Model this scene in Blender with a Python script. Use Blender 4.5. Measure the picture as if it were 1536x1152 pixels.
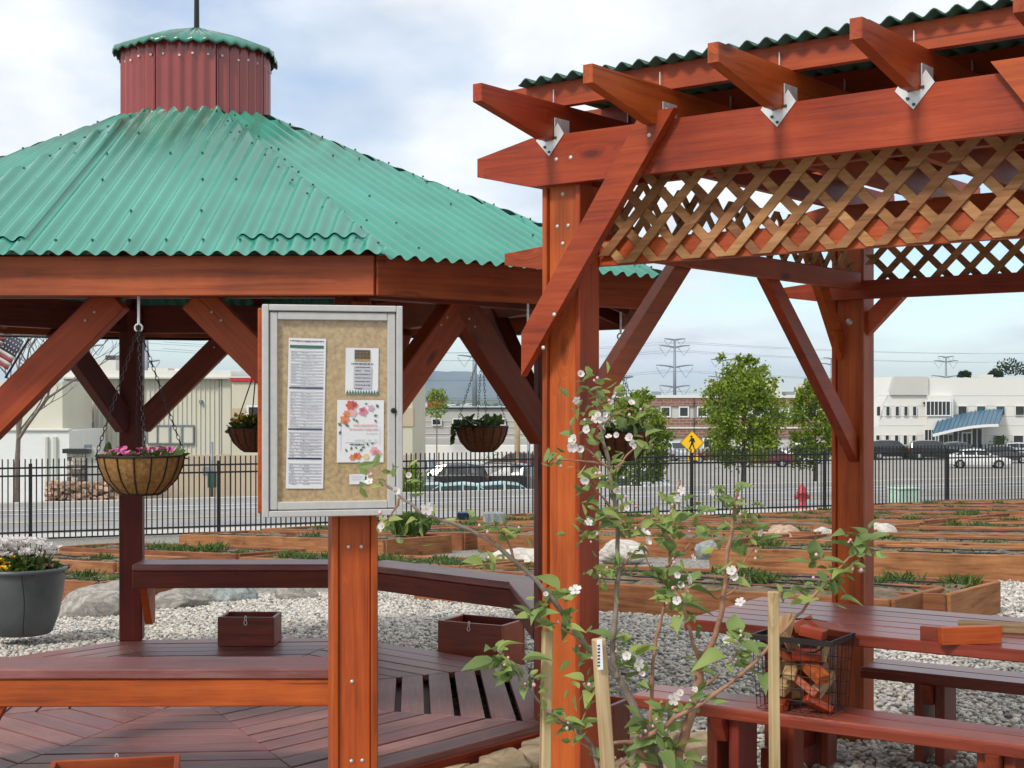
import bpy, math, random
import numpy as np
from mathutils import Matrix, Vector, Quaternion
random.seed(7); np.random.seed(7)
S = bpy.context.scene
for o in list(bpy.data.objects): bpy.data.objects.remove(o)
C = S.collection
R = math.radians

# ------------------------------------------------------------------ camera
EYE, F, HOR = 1.75, 2150.0, 595.0
cam = bpy.data.cameras.new('camera'); camo = bpy.data.objects.new('camera', cam); C.objects.link(camo)
camo.location = (0, 0, EYE); camo.rotation_euler = (R(90), 0, 0)
cam.sensor_width = 36; cam.lens = 36 * F / 1536; cam.shift_y = (HOR - 576) / 1536
cam.clip_start = 0.05; cam.clip_end = 40000
S.camera = camo
S.view_settings.view_transform = 'Standard'; S.view_settings.look = 'None'
S.view_settings.exposure = 0.88; S.view_settings.gamma = 1
S.view_settings.use_curve_mapping = False

# ------------------------------------------------------------------ sky and sun
SUN_EL, SUN_AZ = R(44), R(220)          # azimuth clockwise from +Y: behind the camera, to the left
w = bpy.data.worlds.new('World'); S.world = w; w.use_nodes = True
nt = w.node_tree; nt.nodes.clear()
def N(t, **k):
    n = nt.nodes.new(t)
    for a, b in k.items(): setattr(n, a, b)
    return n
L = lambda a, b: nt.links.new(a, b)
sky = N('ShaderNodeTexSky', sky_type='NISHITA', sun_disc=False, sun_elevation=SUN_EL, sun_rotation=SUN_AZ,
        altitude=1300, air_density=1.0, dust_density=1.0, ozone_density=1.5)
bg1 = N('ShaderNodeBackground'); bg1.inputs['Strength'].default_value = 0.088
L(sky.outputs[0], bg1.inputs[0])
tc = N('ShaderNodeTexCoord')
# project the direction on a flat cloud layer
sep = N('ShaderNodeSeparateXYZ'); L(tc.outputs['Generated'], sep.inputs[0])
zz = N('ShaderNodeMath', operation='MAXIMUM'); zz.inputs[1].default_value = 0.0; L(sep.outputs[2], zz.inputs[0])
za = N('ShaderNodeMath', operation='ADD'); za.inputs[1].default_value = 0.16; L(zz.outputs[0], za.inputs[0])
dx = N('ShaderNodeMath', operation='DIVIDE'); L(sep.outputs[0], dx.inputs[0]); L(za.outputs[0], dx.inputs[1])
dy = N('ShaderNodeMath', operation='DIVIDE'); L(sep.outputs[1], dy.inputs[0]); L(za.outputs[0], dy.inputs[1])
cv = N('ShaderNodeCombineXYZ'); L(dx.outputs[0], cv.inputs[0]); L(dy.outputs[0], cv.inputs[1])
mp = N('ShaderNodeMapping'); mp.inputs['Location'].default_value = (3.1, 0.6, 0); mp.inputs['Scale'].default_value = (0.75, 0.5, 1)
L(cv.outputs[0], mp.inputs[0])
n1 = N('ShaderNodeTexNoise'); n1.inputs['Scale'].default_value = 1.0; n1.inputs['Detail'].default_value = 9; n1.inputs['Roughness'].default_value = 0.52
L(mp.outputs[0], n1.inputs['Vector'])
ad = N('ShaderNodeMath', operation='MULTIPLY_ADD'); ad.inputs[1].default_value = 0.62; L(zz.outputs[0], ad.inputs[0]); L(n1.outputs[0], ad.inputs[2])
cr = N('ShaderNodeValToRGB'); cr.color_ramp.elements[0].position = 0.47; cr.color_ramp.elements[1].position = 0.63
L(ad.outputs[0], cr.inputs[0])
n2 = N('ShaderNodeTexNoise'); n2.inputs['Scale'].default_value = 2.6; n2.inputs['Detail'].default_value = 7; n2.inputs['Roughness'].default_value = 0.55
L(mp.outputs[0], n2.inputs['Vector'])
cc = N('ShaderNodeValToRGB'); e = cc.color_ramp.elements
e[0].position = 0.30; e[0].color = (0.50, 0.54, 0.59, 1); e[1].position = 0.58; e[1].color = (0.76, 0.785, 0.81, 1)
L(n2.outputs[0], cc.inputs[0])
bg2 = N('ShaderNodeBackground'); bg2.inputs['Strength'].default_value = 0.78; L(cc.outputs[0], bg2.inputs[0])
mx = N('ShaderNodeMixShader'); L(cr.outputs[0], mx.inputs[0]); L(bg1.outputs[0], mx.inputs[1]); L(bg2.outputs[0], mx.inputs[2])
wo = N('ShaderNodeOutputWorld'); L(mx.outputs[0], wo.inputs[0])
sl = bpy.data.lights.new('sun', 'SUN'); sl.energy = 1.5; sl.angle = R(10); sl.color = (1, .95, .88)
so = bpy.data.objects.new('sun', sl); C.objects.link(so)
sd = Vector((math.sin(SUN_AZ) * math.cos(SUN_EL), math.cos(SUN_AZ) * math.cos(SUN_EL), math.sin(SUN_EL)))
so.rotation_euler = sd.to_track_quat('Z', 'Y').to_euler(); so.location = (0, -5, 20)

# ------------------------------------------------------------------ helpers
def P(px, py, D):
    """world point seen at photograph pixel (px, py) at distance D"""
    return Vector(((px - 768) / F * D, D, EYE + (HOR - py) / F * D))
WM = {}
def link(o, parent=None, M=None):
    C.objects.link(o)
    M = M or Matrix.Identity(4)
    if parent is not None:
        o.parent = parent; o.matrix_parent_inverse = WM[parent.name].inverted()
    o.matrix_basis = M
    WM[o.name] = M.copy()
    return o
def tag(o, label=None, cat=None, group=None, kind=None):
    if label: o['label'] = label
    if cat: o['category'] = cat
    if group: o['group'] = group
    if kind: o['kind'] = kind
    return o
def thing(name, loc, label, cat, group=None):
    o = bpy.data.objects.new(name, None); o.empty_display_size = .1
    link(o, None, Matrix.Translation(Vector(loc)))
    return tag(o, label, cat, group)
def mesh(name, v, f, mat=None, smooth=False, mats=None, mi=None):
    me = bpy.data.meshes.new(name); me.from_pydata([tuple(p) for p in v], [], f)
    for m in (mats or ([mat] if mat else [])): me.materials.append(m)
    if mi is not None: me.polygons.foreach_set('material_index', np.array(mi, dtype=np.int32))
    if smooth: me.polygons.foreach_set('use_smooth', np.ones(len(me.polygons), dtype=bool))
    me.update(); return me
def obj(name, me, parent=None, M=None):
    return link(bpy.data.objects.new(name, me), parent, M)
class MB:
    """collects geometry for ONE mesh"""
    def __init__(s): s.v = []; s.f = []; s.m = []
    def add(s, v, f, m=0):
        b = len(s.v); s.v += [Vector(p) for p in v]; s.f += [tuple(i + b for i in q) for q in f]; s.m += [m] * len(f)
    def box(s, c, d, M=None, m=0):
        x, y, z = d[0] / 2, d[1] / 2, d[2] / 2
        v = [Vector((a, b, e)) for a in (-x, x) for b in (-y, y) for e in (-z, z)]
        if M: v = [M @ p for p in v]
        v = [p + Vector(c) for p in v]
        s.add(v, [(0,1,3,2),(4,6,7,5),(0,4,5,1),(2,3,7,6),(0,2,6,4),(1,5,7,3)], m)
    def tube(s, pts, rad, n=6, cap=True, m=0):
        pts = [Vector(p) for p in pts]; k = len(pts)
        if not hasattr(rad, '__len__'): rad = [rad] * k
        b = len(s.v); up = None; fs = []
        for i, p in enumerate(pts):
            t = (pts[min(i + 1, k - 1)] - pts[max(i - 1, 0)]).normalized()
            if up is None: up = Vector((0, 0, 1)) if abs(t.z) < .9 else Vector((1, 0, 0))
            x = t.cross(up).normalized(); y = x.cross(t).normalized(); up = y
            for j in range(n):
                a = 2 * math.pi * j / n
                s.v.append(p + (x * math.cos(a) + y * math.sin(a)) * rad[i])
        for i in range(k - 1):
            for j in range(n):
                fs.append((b + i*n + j, b + i*n + (j+1) % n, b + (i+1)*n + (j+1) % n, b + (i+1)*n + j))
        if cap:
            fs.append(tuple(b + j for j in range(n))[::-1]); fs.append(tuple(b + (k-1)*n + j for j in range(n)))
        s.f += fs; s.m += [m] * len(fs)
    def lathe(s, prof, n=24, c=(0, 0, 0), m=0, close=False):
        b = len(s.v); k = len(prof); fs = []
        for r, z in prof:
            for j in range(n):
                a = 2 * math.pi * j / n; s.v.append(Vector((c[0] + r*math.cos(a), c[1] + r*math.sin(a), c[2] + z)))
        for i in range(k - 1):
            for j in range(n):
                fs.append((b + i*n + j, b + i*n + (j+1) % n, b + (i+1)*n + (j+1) % n, b + (i+1)*n + j))
        if close:
            fs.append(tuple(b + j for j in range(n))[::-1]); fs.append(tuple(b + (k-1)*n + j for j in range(n)))
        s.f += fs; s.m += [m] * len(fs)
    def build(s, name, mats, parent=None, M=None, smooth=False):
        if not isinstance(mats, (list, tuple)): mats = [mats]
        return obj(name, mesh(name, s.v, s.f, mats=mats, mi=s.m, smooth=smooth), parent, M)
def frame(o, x, up=(0, 0, 1)):
    x = Vector(x).normalized(); up = Vector(up); y = up.cross(x).normalized(); z = x.cross(y)
    M = Matrix((x, y, z)).transposed().to_4x4(); M.translation = Vector(o); return M
BOXC = {}
def chamfer_mesh(d, c, mat, name='board'):
    key = (round(d[0], 3), round(d[1], 3), round(d[2], 3), c, mat.name, name)
    if key in BOXC: return BOXC[key]
    h = [q / 2 for q in d]; c = min(c, min(h) * .6); v = []; idx = {}
    for sx in (-1, 1):
        for sy in (-1, 1):
            for sz in (-1, 1):
                for ax in range(3):
                    p = [s * (h[i] - (0 if i == ax else c)) for i, s in enumerate((sx, sy, sz))]
                    idx[(sx, sy, sz, ax)] = len(v); v.append(p)
    f = []
    for ax in range(3):
        o1, o2 = [(1, 2), (2, 0), (0, 1)][ax]
        for s in (-1, 1):
            q = []
            for a, b in ((-1, -1), (1, -1), (1, 1), (-1, 1)):
                k = [0, 0, 0]; k[ax] = s; k[o1] = a; k[o2] = b; q.append(idx[(*k, ax)])
            f.append(tuple(q if s > 0 else q[::-1]))
        for a in (-1, 1):
            for b in (-1, 1):
                k0 = [0, 0, 0]; k1 = [0, 0, 0]; k0[ax] = -1; k1[ax] = 1
                k0[o1] = k1[o1] = a; k0[o2] = k1[o2] = b
                q = (idx[(*k0, o1)], idx[(*k1, o1)], idx[(*k1, o2)], idx[(*k0, o2)])
                f.append(q if a * b > 0 else q[::-1])
    for sx in (-1, 1):
        for sy in (-1, 1):
            for sz in (-1, 1):
                q = tuple(idx[(sx, sy, sz, a)] for a in range(3)); f.append(q if sx*sy*sz > 0 else q[::-1])
    me = mesh(name, v, f, mat); BOXC[key] = me; return me
def board(name, p0, p1, wd, ht, mat, parent=None, up=(0, 0, 1), c=.004):
    """timber from p0 to p1 (centre line), width wd across, height ht along up"""
    p0, p1 = Vector(p0), Vector(p1); d = p1 - p0
    return obj(name, chamfer_mesh((d.length, wd, ht), c, mat, name), parent, frame((p0 + p1) / 2, d, up))
def block(name, c, d, mat, parent=None, rz=0, ch=.003):
    return obj(name, chamfer_mesh(d, ch, mat, name), parent, Matrix.Translation(Vector(c)) @ Matrix.Rotation(rz, 4, 'Z'))
def prism(name, poly, th, mat, parent, M, taper=0.003):
    """outline poly in local x/z, thickness th along local y"""
    n = len(poly); v = []
    cx = sum(p[0] for p in poly) / n; cz = sum(p[1] for p in poly) / n
    for y, sh in ((-th/2, 1), (-th/2 + taper, 0), (th/2 - taper, 0), (th/2, 1)):
        for x, z in poly:
            dxx, dzz = cx - x, cz - z; l = math.hypot(dxx, dzz) or 1
            v.append((x + sh * taper * dxx / l, y, z + sh * taper * dzz / l))
    f = [tuple(range(n)), tuple(range(3*n, 4*n))[::-1]]
    for k in range(3):
        for i in range(n): f.append((k*n + i, (k+1)*n + i, (k+1)*n + (i+1) % n, k*n + (i+1) % n))
    A = sum(poly[i][0]*poly[(i+1) % n][1] - poly[(i+1) % n][0]*poly[i][1] for i in range(n))
    if A < 0: f = [q[::-1] for q in f]
    return obj(name, mesh(name, v, f, mat), parent, M)

# ------------------------------------------------------------------ materials
MATS = {}
def new_mat(name):
    m = bpy.data.materials.new(name); m.use_nodes = True; MATS[name] = m
    t = m.node_tree; b = t.nodes['Principled BSDF']; return m, t, b
def tn(t, typ, **k):
    n = t.nodes.new(typ)
    for a, b in k.items():
        if a in ('inp',):
            for i, val in b.items(): n.inputs[i].default_value = val
        else: setattr(n, a, b)
    return n
def ramp(t, fac, stops):
    r = tn(t, 'ShaderNodeValToRGB'); el = r.color_ramp.elements
    while len(el) < len(stops): el.new(.5)
    for e_, (p, c) in zip(el, stops): e_.position = p; e_.color = (*c, 1)
    t.links.new(fac, r.inputs[0]); return r
def mixc(t, fac, a, b, mode='MIX'):
    m = tn(t, 'ShaderNodeMix', data_type='RGBA', blend_type=mode)
    for s, x in ((0, fac), (6, a), (7, b)):
        if hasattr(x, 'is_linked'): t.links.new(x, m.inputs[s])
        else: m.inputs[s].default_value = x if s == 0 else (*x, 1)
    return m.outputs[2]
def plain(name, col, rough=.6, metal=0, var=.12, scale=6, bump=0, spec=.4, coord='Object', bscale=None):
    m, t, b = new_mat(name)
    co = tn(t, 'ShaderNodeTexCoord'); n = tn(t, 'ShaderNodeTexNoise', inp={'Scale': scale, 'Detail': 6, 'Roughness': .6})
    t.links.new(co.outputs[coord], n.inputs['Vector'])
    d = tuple(c * (1 - var) for c in col); l = tuple(min(1, c * (1 + var)) for c in col)
    r = ramp(t, n.outputs[0], [(.3, d), (.7, l)]); t.links.new(r.outputs[0], b.inputs['Base Color'])
    b.inputs['Roughness'].default_value = rough; b.inputs['Metallic'].default_value = metal
    b.inputs['Specular IOR Level'].default_value = spec
    if bump:
        bn = tn(t, 'ShaderNodeBump', inp={'Strength': bump, 'Distance': .01})
        if bscale:
            n = tn(t, 'ShaderNodeTexNoise', inp={'Scale': bscale, 'Detail': 8, 'Roughness': .65}); t.links.new(co.outputs[coord], n.inputs['Vector'])
        t.links.new(n.outputs[0], bn.inputs['Height']); t.links.new(bn.outputs[0], b.inputs['Normal'])
    return m
def wood(name, dark, mid, light, rough=.5, knots=True, spec=.4, wear=None, coat=0.0):
    m, t, b = new_mat(name); K = t.links.new
    b.inputs['Coat Weight'].default_value = coat; b.inputs['Coat Roughness'].default_value = .22
    co = tn(t, 'ShaderNodeTexCoord'); oi = tn(t, 'ShaderNodeObjectInfo')
    off = tn(t, 'ShaderNodeMath', operation='MULTIPLY', inp={1: 37.0}); K(oi.outputs['Random'], off.inputs[0])
    vo = tn(t, 'ShaderNodeVectorMath', operation='ADD'); K(co.outputs['Object'], vo.inputs[0]); K(off.outputs[0], vo.inputs[1])
    mp_ = tn(t, 'ShaderNodeMapping', inp={'Scale': (1.1, 17, 17)}); K(vo.outputs[0], mp_.inputs[0])
    # knots bend the grain
    mk = tn(t, 'ShaderNodeMapping', inp={'Scale': (2.6, 7.5, 7.5)}); K(vo.outputs[0], mk.inputs[0])
    vr = tn(t, 'ShaderNodeTexVoronoi', inp={'Scale': .8, 'Randomness': 1}); K(mk.outputs[0], vr.inputs['Vector'])
    kn = tn(t, 'ShaderNodeMapRange', inp={1: .04, 2: .26, 3: 1, 4: 0}); K(vr.outputs['Distance'], kn.inputs[0])
    sc = tn(t, 'ShaderNodeVectorMath', operation='SCALE'); K(kn.outputs[0], sc.inputs['Scale']); sc.inputs[0].default_value = (.2, 1.6, 1.1)
    va = tn(t, 'ShaderNodeVectorMath', operation='ADD'); K(mp_.outputs[0], va.inputs[0]); K(sc.outputs[0], va.inputs[1])
    g = tn(t, 'ShaderNodeTexNoise', inp={'Scale': 1.6, 'Detail': 9, 'Roughness': .62, 'Distortion': .6}); K(va.outputs[0], g.inputs['Vector'])
    big = tn(t, 'ShaderNodeTexNoise', inp={'Scale': 2.2, 'Detail': 4}); K(vo.outputs[0], big.inputs['Vector'])
    mf = tn(t, 'ShaderNodeMapping', inp={'Scale': (3.2, 95, 95)}); K(vo.outputs[0], mf.inputs[0])
    fb = tn(t, 'ShaderNodeVectorMath', operation='SCALE'); K(sc.outputs[0], fb.inputs[0]); fb.inputs['Scale'].default_value = 5.0
    fa_ = tn(t, 'ShaderNodeVectorMath', operation='ADD'); K(mf.outputs[0], fa_.inputs[0]); K(fb.outputs[0], fa_.inputs[1])
    fg = tn(t, 'ShaderNodeTexNoise', inp={'Scale': 1.0, 'Detail': 5, 'Roughness': .6, 'Distortion': .3}); K(fa_.outputs[0], fg.inputs['Vector'])
    a0 = tn(t, 'ShaderNodeMath', operation='MULTIPLY_ADD', inp={1: .42}); K(fg.outputs[0], a0.inputs[0]); K(g.outputs[0], a0.inputs[2])
    a1 = tn(t, 'ShaderNodeMath', operation='MULTIPLY_ADD', inp={1: .45}); K(big.outputs[0], a1.inputs[0]); K(a0.outputs[0], a1.inputs[2])
    r = ramp(t, a1.outputs[0], [(.68, dark), (.93, mid), (1.0, light)]); r.color_ramp.elements[2].position = 1.0
    sub = tn(t, 'ShaderNodeMath', operation='MULTIPLY', inp={1: .86}); K(a1.outputs[0], sub.inputs[0]); K(sub.outputs[0], r.inputs[0]); r.color_ramp.elements[0].position = .60; r.color_ramp.elements[1].position = .78
    col = r.outputs[0]
    if knots:
        kk = tn(t, 'ShaderNodeMapRange', inp={1: .045, 2: .15, 3: .9, 4: 0}); K(vr.outputs['Distance'], kk.inputs[0])
        col = mixc(t, kk.outputs[0], col, tuple(c * .35 for c in dark))
    ck = tn(t, 'ShaderNodeMapping', inp={'Scale': (.9, 60, 60)}); K(vo.outputs[0], ck.inputs[0])
    cn = tn(t, 'ShaderNodeTexNoise', inp={'Scale': 1.0, 'Detail': 2, 'Roughness': .4}); K(ck.outputs[0], cn.inputs['Vector'])
    cm = tn(t, 'ShaderNodeMapRange', inp={1: .71, 2: .745, 3: 0, 4: .6}); K(cn.outputs[0], cm.inputs[0])
    col = mixc(t, cm.outputs[0], col, tuple(c * .22 for c in dark))
    pn_ = tn(t, 'ShaderNodeTexNoise', inp={'Scale': 1.1, 'Detail': 5, 'Roughness': .65}); K(vo.outputs[0], pn_.inputs['Vector'])
    pm_ = tn(t, 'ShaderNodeMapRange', inp={1: .35, 2: .68, 3: .84, 4: 1.16}); K(pn_.outputs[0], pm_.inputs[0])
    pv_ = tn(t, 'ShaderNodeVectorMath', operation='SCALE'); K(col, pv_.inputs[0]); K(pm_.outputs[0], pv_.inputs['Scale']); col = pv_.outputs[0]
    if wear:
        wn = tn(t, 'ShaderNodeTexNoise', inp={'Scale': 3.2, 'Detail': 9, 'Roughness': .7}); K(va.outputs[0], wn.inputs['Vector'])
        wm = tn(t, 'ShaderNodeMapRange', inp={1: .52, 2: .72, 3: 0, 4: .7}); K(wn.outputs[0], wm.inputs[0])
        col = mixc(t, wm.outputs[0], col, wear)
    hs = tn(t, 'ShaderNodeHueSaturation'); K(col, hs.inputs['Color'])
    vv = tn(t, 'ShaderNodeMapRange', inp={3: .80, 4: 1.18}); K(oi.outputs['Random'], vv.inputs[0]); K(vv.outputs[0], hs.inputs['Value'])
    hv = tn(t, 'ShaderNodeMapRange', inp={3: .492, 4: .506}); K(oi.outputs['Random'], hv.inputs[0]); K(hv.outputs[0], hs.inputs['Hue'])
    K(hs.outputs[0], b.inputs['Base Color'])
    rr = tn(t, 'ShaderNodeMapRange', inp={3: rough - .08, 4: rough + .15}); K(g.outputs[0], rr.inputs[0]); K(rr.outputs[0], b.inputs['Roughness'])
    b.inputs['Specular IOR Level'].default_value = spec
    bn = tn(t, 'ShaderNodeBump', inp={'Strength': .5, 'Distance': .003}); K(a0.outputs[0], bn.inputs['Height']); K(bn.outputs[0], b.inputs['Normal'])
    return m
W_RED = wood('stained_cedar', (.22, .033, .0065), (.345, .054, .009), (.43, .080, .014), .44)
W_DARK = wood('stained_cedar_shaded', (.095, .014, .006), (.17, .025, .009), (.24, .040, .012), .48)  # same cedar, darker: the shade inside the gazebo is put into the colour
W_FAS = wood('stained_fascia', (.20, .036, .010), (.32, .066, .016), (.40, .094, .024), .5)
W_DECK = wood('deck_stain', (.15, .050, .040), (.255, .086, .070), (.34, .14, .115), .42, knots=False, spec=.45, wear=(.36, .20, .175), coat=.1)
W_TABLE = wood('table_stain', (.12, .016, .006), (.20, .027, .009), (.27, .042, .014), .36, knots=False, spec=.55)
W_TABTOP = wood('table_top_stain', (.13, .021, .014), (.22, .038, .026), (.30, .066, .048), .34, knots=False, spec=.6, wear=(.27, .095, .075), coat=.15)
W_BED = wood('raised_bed_cedar', (.14, .052, .020), (.25, .098, .040), (.36, .155, .070), .7, spec=.2, wear=(.26, .16, .09))
W_LAT = wood('lattice_lath', (.21, .092, .034), (.35, .165, .068), (.46, .25, .115), .7, knots=False, spec=.2)
W_STAKE = wood('pine_stake', (.27, .18, .085), (.41, .29, .15), (.52, .39, .22), .75, knots=False, spec=.2)
W_OLD = wood('raw_offcut', (.30, .17, .08), (.45, .28, .13), (.58, .40, .22), .7, spec=.2)
W_POLE = wood('utility_pole_wood', (.24, .17, .10), (.36, .27, .17), (.46, .37, .25), .8, knots=False, spec=.2)

def roof_metal(name, col, stain):
    m, t, b = new_mat(name); K = t.links.new
    co = tn(t, 'ShaderNodeTexCoord'); n = tn(t, 'ShaderNodeTexNoise', inp={'Scale': 2.5, 'Detail': 6}); K(co.outputs['Object'], n.inputs['Vector'])
    r = ramp(t, n.outputs[0], [(.3, tuple(c * .85 for c in col)), (.7, tuple(min(1, c * 1.12) for c in col))])
    n2_ = tn(t, 'ShaderNodeTexNoise', inp={'Scale': 9, 'Detail': 8, 'Roughness': .7}); K(co.outputs['Object'], n2_.inputs['Vector'])
    d = tn(t, 'ShaderNodeMapRange', inp={1: .55, 2: .8, 3: 0, 4: .35}); K(n2_.outputs[0], d.inputs[0])
    c2 = mixc(t, d.outputs[0], r.outputs[0], stain)
    K(c2, b.inputs['Base Color']); b.inputs['Roughness'].default_value = .22; b.inputs['Specular IOR Level'].default_value = .75
    return m, t, b, c2, co
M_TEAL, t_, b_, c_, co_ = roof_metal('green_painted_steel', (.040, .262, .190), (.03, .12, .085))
# the wash of soot that runs down from the cupola (position on the roof itself)
gz = tn(t_, 'ShaderNodeSeparateXYZ'); t_.links.new(co_.outputs['Object'], gz.inputs[0])
mr = tn(t_, 'ShaderNodeMapRange', inp={1: .42, 2: .80, 3: 0, 4: .65}); t_.links.new(gz.outputs[2], mr.inputs[0])
mps = tn(t_, 'ShaderNodeMapping', inp={'Scale': (9, 1.2, 1.2)}); t_.links.new(co_.outputs['Object'], mps.inputs[0])
nz = tn(t_, 'ShaderNodeTexNoise', inp={'Scale': 1.3, 'Detail': 5}); t_.links.new(mps.outputs[0], nz.inputs['Vector'])
ms = tn(t_, 'ShaderNodeMapRange', inp={1: .35, 2: .6, 3: .1, 4: 1}); t_.links.new(nz.outputs[0], ms.inputs[0])
mm = tn(t_, 'ShaderNodeMath', operation='MULTIPLY'); t_.links.new(mr.outputs[0], mm.inputs[0]); t_.links.new(ms.outputs[0], mm.inputs[1])
t_.links.new(mixc(t_, mm.outputs[0], c_, (.045, .085, .06)), b_.inputs['Base Color'])
M_CUP = roof_metal('red_painted_steel', (.27, .040, .032), (.12, .02, .02))[0]
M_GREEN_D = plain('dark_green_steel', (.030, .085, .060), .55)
M_GALV = plain('galvanised_steel', (.70, .72, .72), .42, metal=.35, var=.2, scale=22)
M_SCREW = plain('screw_head', (.60, .58, .54), .4, metal=.4)
M_SCREW_D = plain('dark_screw', (.02, .06, .05), .5)
M_ALU = plain('brushed_aluminium', (.56, .55, .53), .42, metal=.3, var=.06, scale=30)
M_CORK = plain('cork_board', (.46, .33, .18), .95, var=.28, scale=60, spec=.1, bump=.15)
M_PAPER = plain('paper', (.78, .78, .80), .8, var=.02, spec=.2)
M_BLACK = plain('black_powder_coat', (.010, .010, .011), .42)
M_WIRE = plain('dark_wire', (.028, .022, .020), .5, metal=.3)
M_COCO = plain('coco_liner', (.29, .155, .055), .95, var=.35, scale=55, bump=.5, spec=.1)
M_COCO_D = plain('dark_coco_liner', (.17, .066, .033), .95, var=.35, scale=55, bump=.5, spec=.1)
M_SOIL = plain('bed_soil', (.17, .128, .090), .95, var=.45, scale=9, bump=.9, spec=.1, bscale=40)
M_HOSE = plain('black_drip_hose', (.018, .018, .020), .5)
M_POT = plain('grey_glazed_pot', (.085, .093, .098), .42, var=.22, scale=5, spec=.5)
M_BLUE = plain('blue_bucket_plastic', (.06, .13, .24), .4)
M_WHITE = plain('white_paint', (.72, .72, .71), .55, var=.04)
M_GLASS_D = plain('dark_window_glass', (.020, .026, .030), .12, var=.3, scale=.6, spec=.7)
M_GLASS_G = plain('green_window_glass', (.025, .075, .075), .12, spec=.7)
M_RUB = plain('tyre_rubber', (.018, .018, .018), .8)
M_HUB = plain('wheel_hub', (.42, .42, .43), .35, metal=.6)
M_GREYMET = plain('grey_pole_steel', (.22, .25, .28), .5, metal=.3)
M_RED = plain('red_paint', (.48, .03, .035), .45)
M_YEL = plain('yellow_sign_sheet', (.85, .48, .008), .45, var=.03)
def ground_mat():
    m, t, b = new_mat('gravel_ground'); K = t.links.new
    co = tn(t, 'ShaderNodeTexCoord')
    v = tn(t, 'ShaderNodeTexVoronoi', inp={'Scale': 34.0}); K(co.outputs['Object'], v.inputs['Vector'])
    r = ramp(t, v.outputs['Color'], [(.1, (.13, .12, .10)), (.5, (.26, .25, .22)), (.9, (.40, .39, .36))])
    big = tn(t, 'ShaderNodeTexNoise', inp={'Scale': .5, 'Detail': 8}); K(co.outputs['Object'], big.inputs['Vector'])
    ge = tn(t, 'ShaderNodeNewGeometry'); sp = tn(t, 'ShaderNodeSeparateXYZ'); K(ge.outputs['Position'], sp.inputs[0])
    far = tn(t, 'ShaderNodeMapRange', inp={1: 150, 2: 400, 3: 0, 4: 1}); K(sp.outputs[1], far.inputs[0])
    fn = tn(t, 'ShaderNodeTexNoise', inp={'Scale': .012, 'Detail': 8, 'Roughness': .7}); K(co.outputs['Object'], fn.inputs['Vector'])
    fr = ramp(t, fn.outputs[0], [(.35, (.05, .075, .03)), (.55, (.12, .13, .07)), (.7, (.24, .21, .15))])
    K(mixc(t, far.outputs[0], r.outputs[0], fr.outputs[0]), b.inputs['Base Color'])
    b.inputs['Roughness'].default_value = .95; b.inputs['Specular IOR Level'].default_value = .15
    bn = tn(t, 'ShaderNodeBump', inp={'Strength': .8, 'Distance': .02}); K(v.outputs['Distance'], bn.inputs['Height']); K(bn.outputs[0], b.inputs['Normal'])
    return m
M_GROUND = ground_mat()
M_ASPH = plain('asphalt', (.27, .265, .26), .9, var=.26, scale=.45, spec=.2)
M_LOT = plain('parking_lot_asphalt', (.30, .285, .26), .9, var=.14, scale=.5, spec=.2)
M_CONC = plain('concrete', (.48, .46, .42), .85, var=.08, scale=2, spec=.2)
M_GRASS = plain('lawn', (.085, .125, .035), .95, var=.35, scale=3, bump=.6, spec=.1)
M_DRY = plain('dry_verge', (.36, .29, .16), .95, var=.25, scale=2, spec=.1)
M_LINE_Y = plain('yellow_road_paint', (.62, .47, .20), .8)
M_LINE_W = plain('white_road_paint', (.72, .72, .70), .8)
def leaf_mat(name, c, var=.35, trans=.25):
    m, t, b = new_mat(name); K = t.links.new
    oi = tn(t, 'ShaderNodeObjectInfo'); ge = tn(t, 'ShaderNodeNewGeometry')
    ad_ = tn(t, 'ShaderNodeMath', operation='ADD'); K(oi.outputs['Random'], ad_.inputs[0]); K(ge.outputs['Random Per Island'], ad_.inputs[1])
    fr = tn(t, 'ShaderNodeMath', operation='FRACT'); K(ad_.outputs[0], fr.inputs[0])
    r = ramp(t, fr.outputs[0], [(0, tuple(x * (1 - var) for x in c)), (.6, c), (1, tuple(min(.86, q * k) for q, k in zip(c, (1.6, 1.3, 1.1))))])
    K(r.outputs[0], b.inputs['Base Color']); b.inputs['Roughness'].default_value = .55; b.inputs['Specular IOR Level'].default_value = .3
    tr = tn(t, 'ShaderNodeBsdfTranslucent'); K(r.outputs[0], tr.inputs[0])
    ms_ = tn(t, 'ShaderNodeMixShader', inp={0: trans}); K(b.outputs[0], ms_.inputs[1]); K(tr.outputs[0], ms_.inputs[2])
    K(ms_.outputs[0], t.nodes['Material Output'].inputs[0]); return m
M_LEAF = leaf_mat('apple_leaf', (.25, .35, .115), .45, .38)
M_LEAF_T = leaf_mat('street_tree_leaf', (.215, .31, .035), .5, .45)
M_LEAF_D = leaf_mat('bed_plant_leaf', (.085, .15, .035), .4)
M_LEAF_P = leaf_mat('dark_pine_leaf', (.03, .055, .025), .4, .1)
M_BARK = plain('young_apple_bark', (.33, .17, .105), .75, var=.3, scale=30, bump=.4)
M_BARK_G = plain('grey_apple_bark', (.235, .185, .145), .8, var=.3, scale=30, bump=.4)
M_BARK_T = plain('street_tree_bark', (.15, .12, .10), .9, var=.3, scale=8, bump=.4)
M_PETAL = leaf_mat('apple_petal', (.80, .75, .74), .06, .35)
M_PINK = plain('pink_petal', (.62, .14, .34), .7, var=.3, scale=30)
M_YFLOW = plain('yellow_petal', (.80, .52, .03), .7, var=.2, scale=30)
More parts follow.
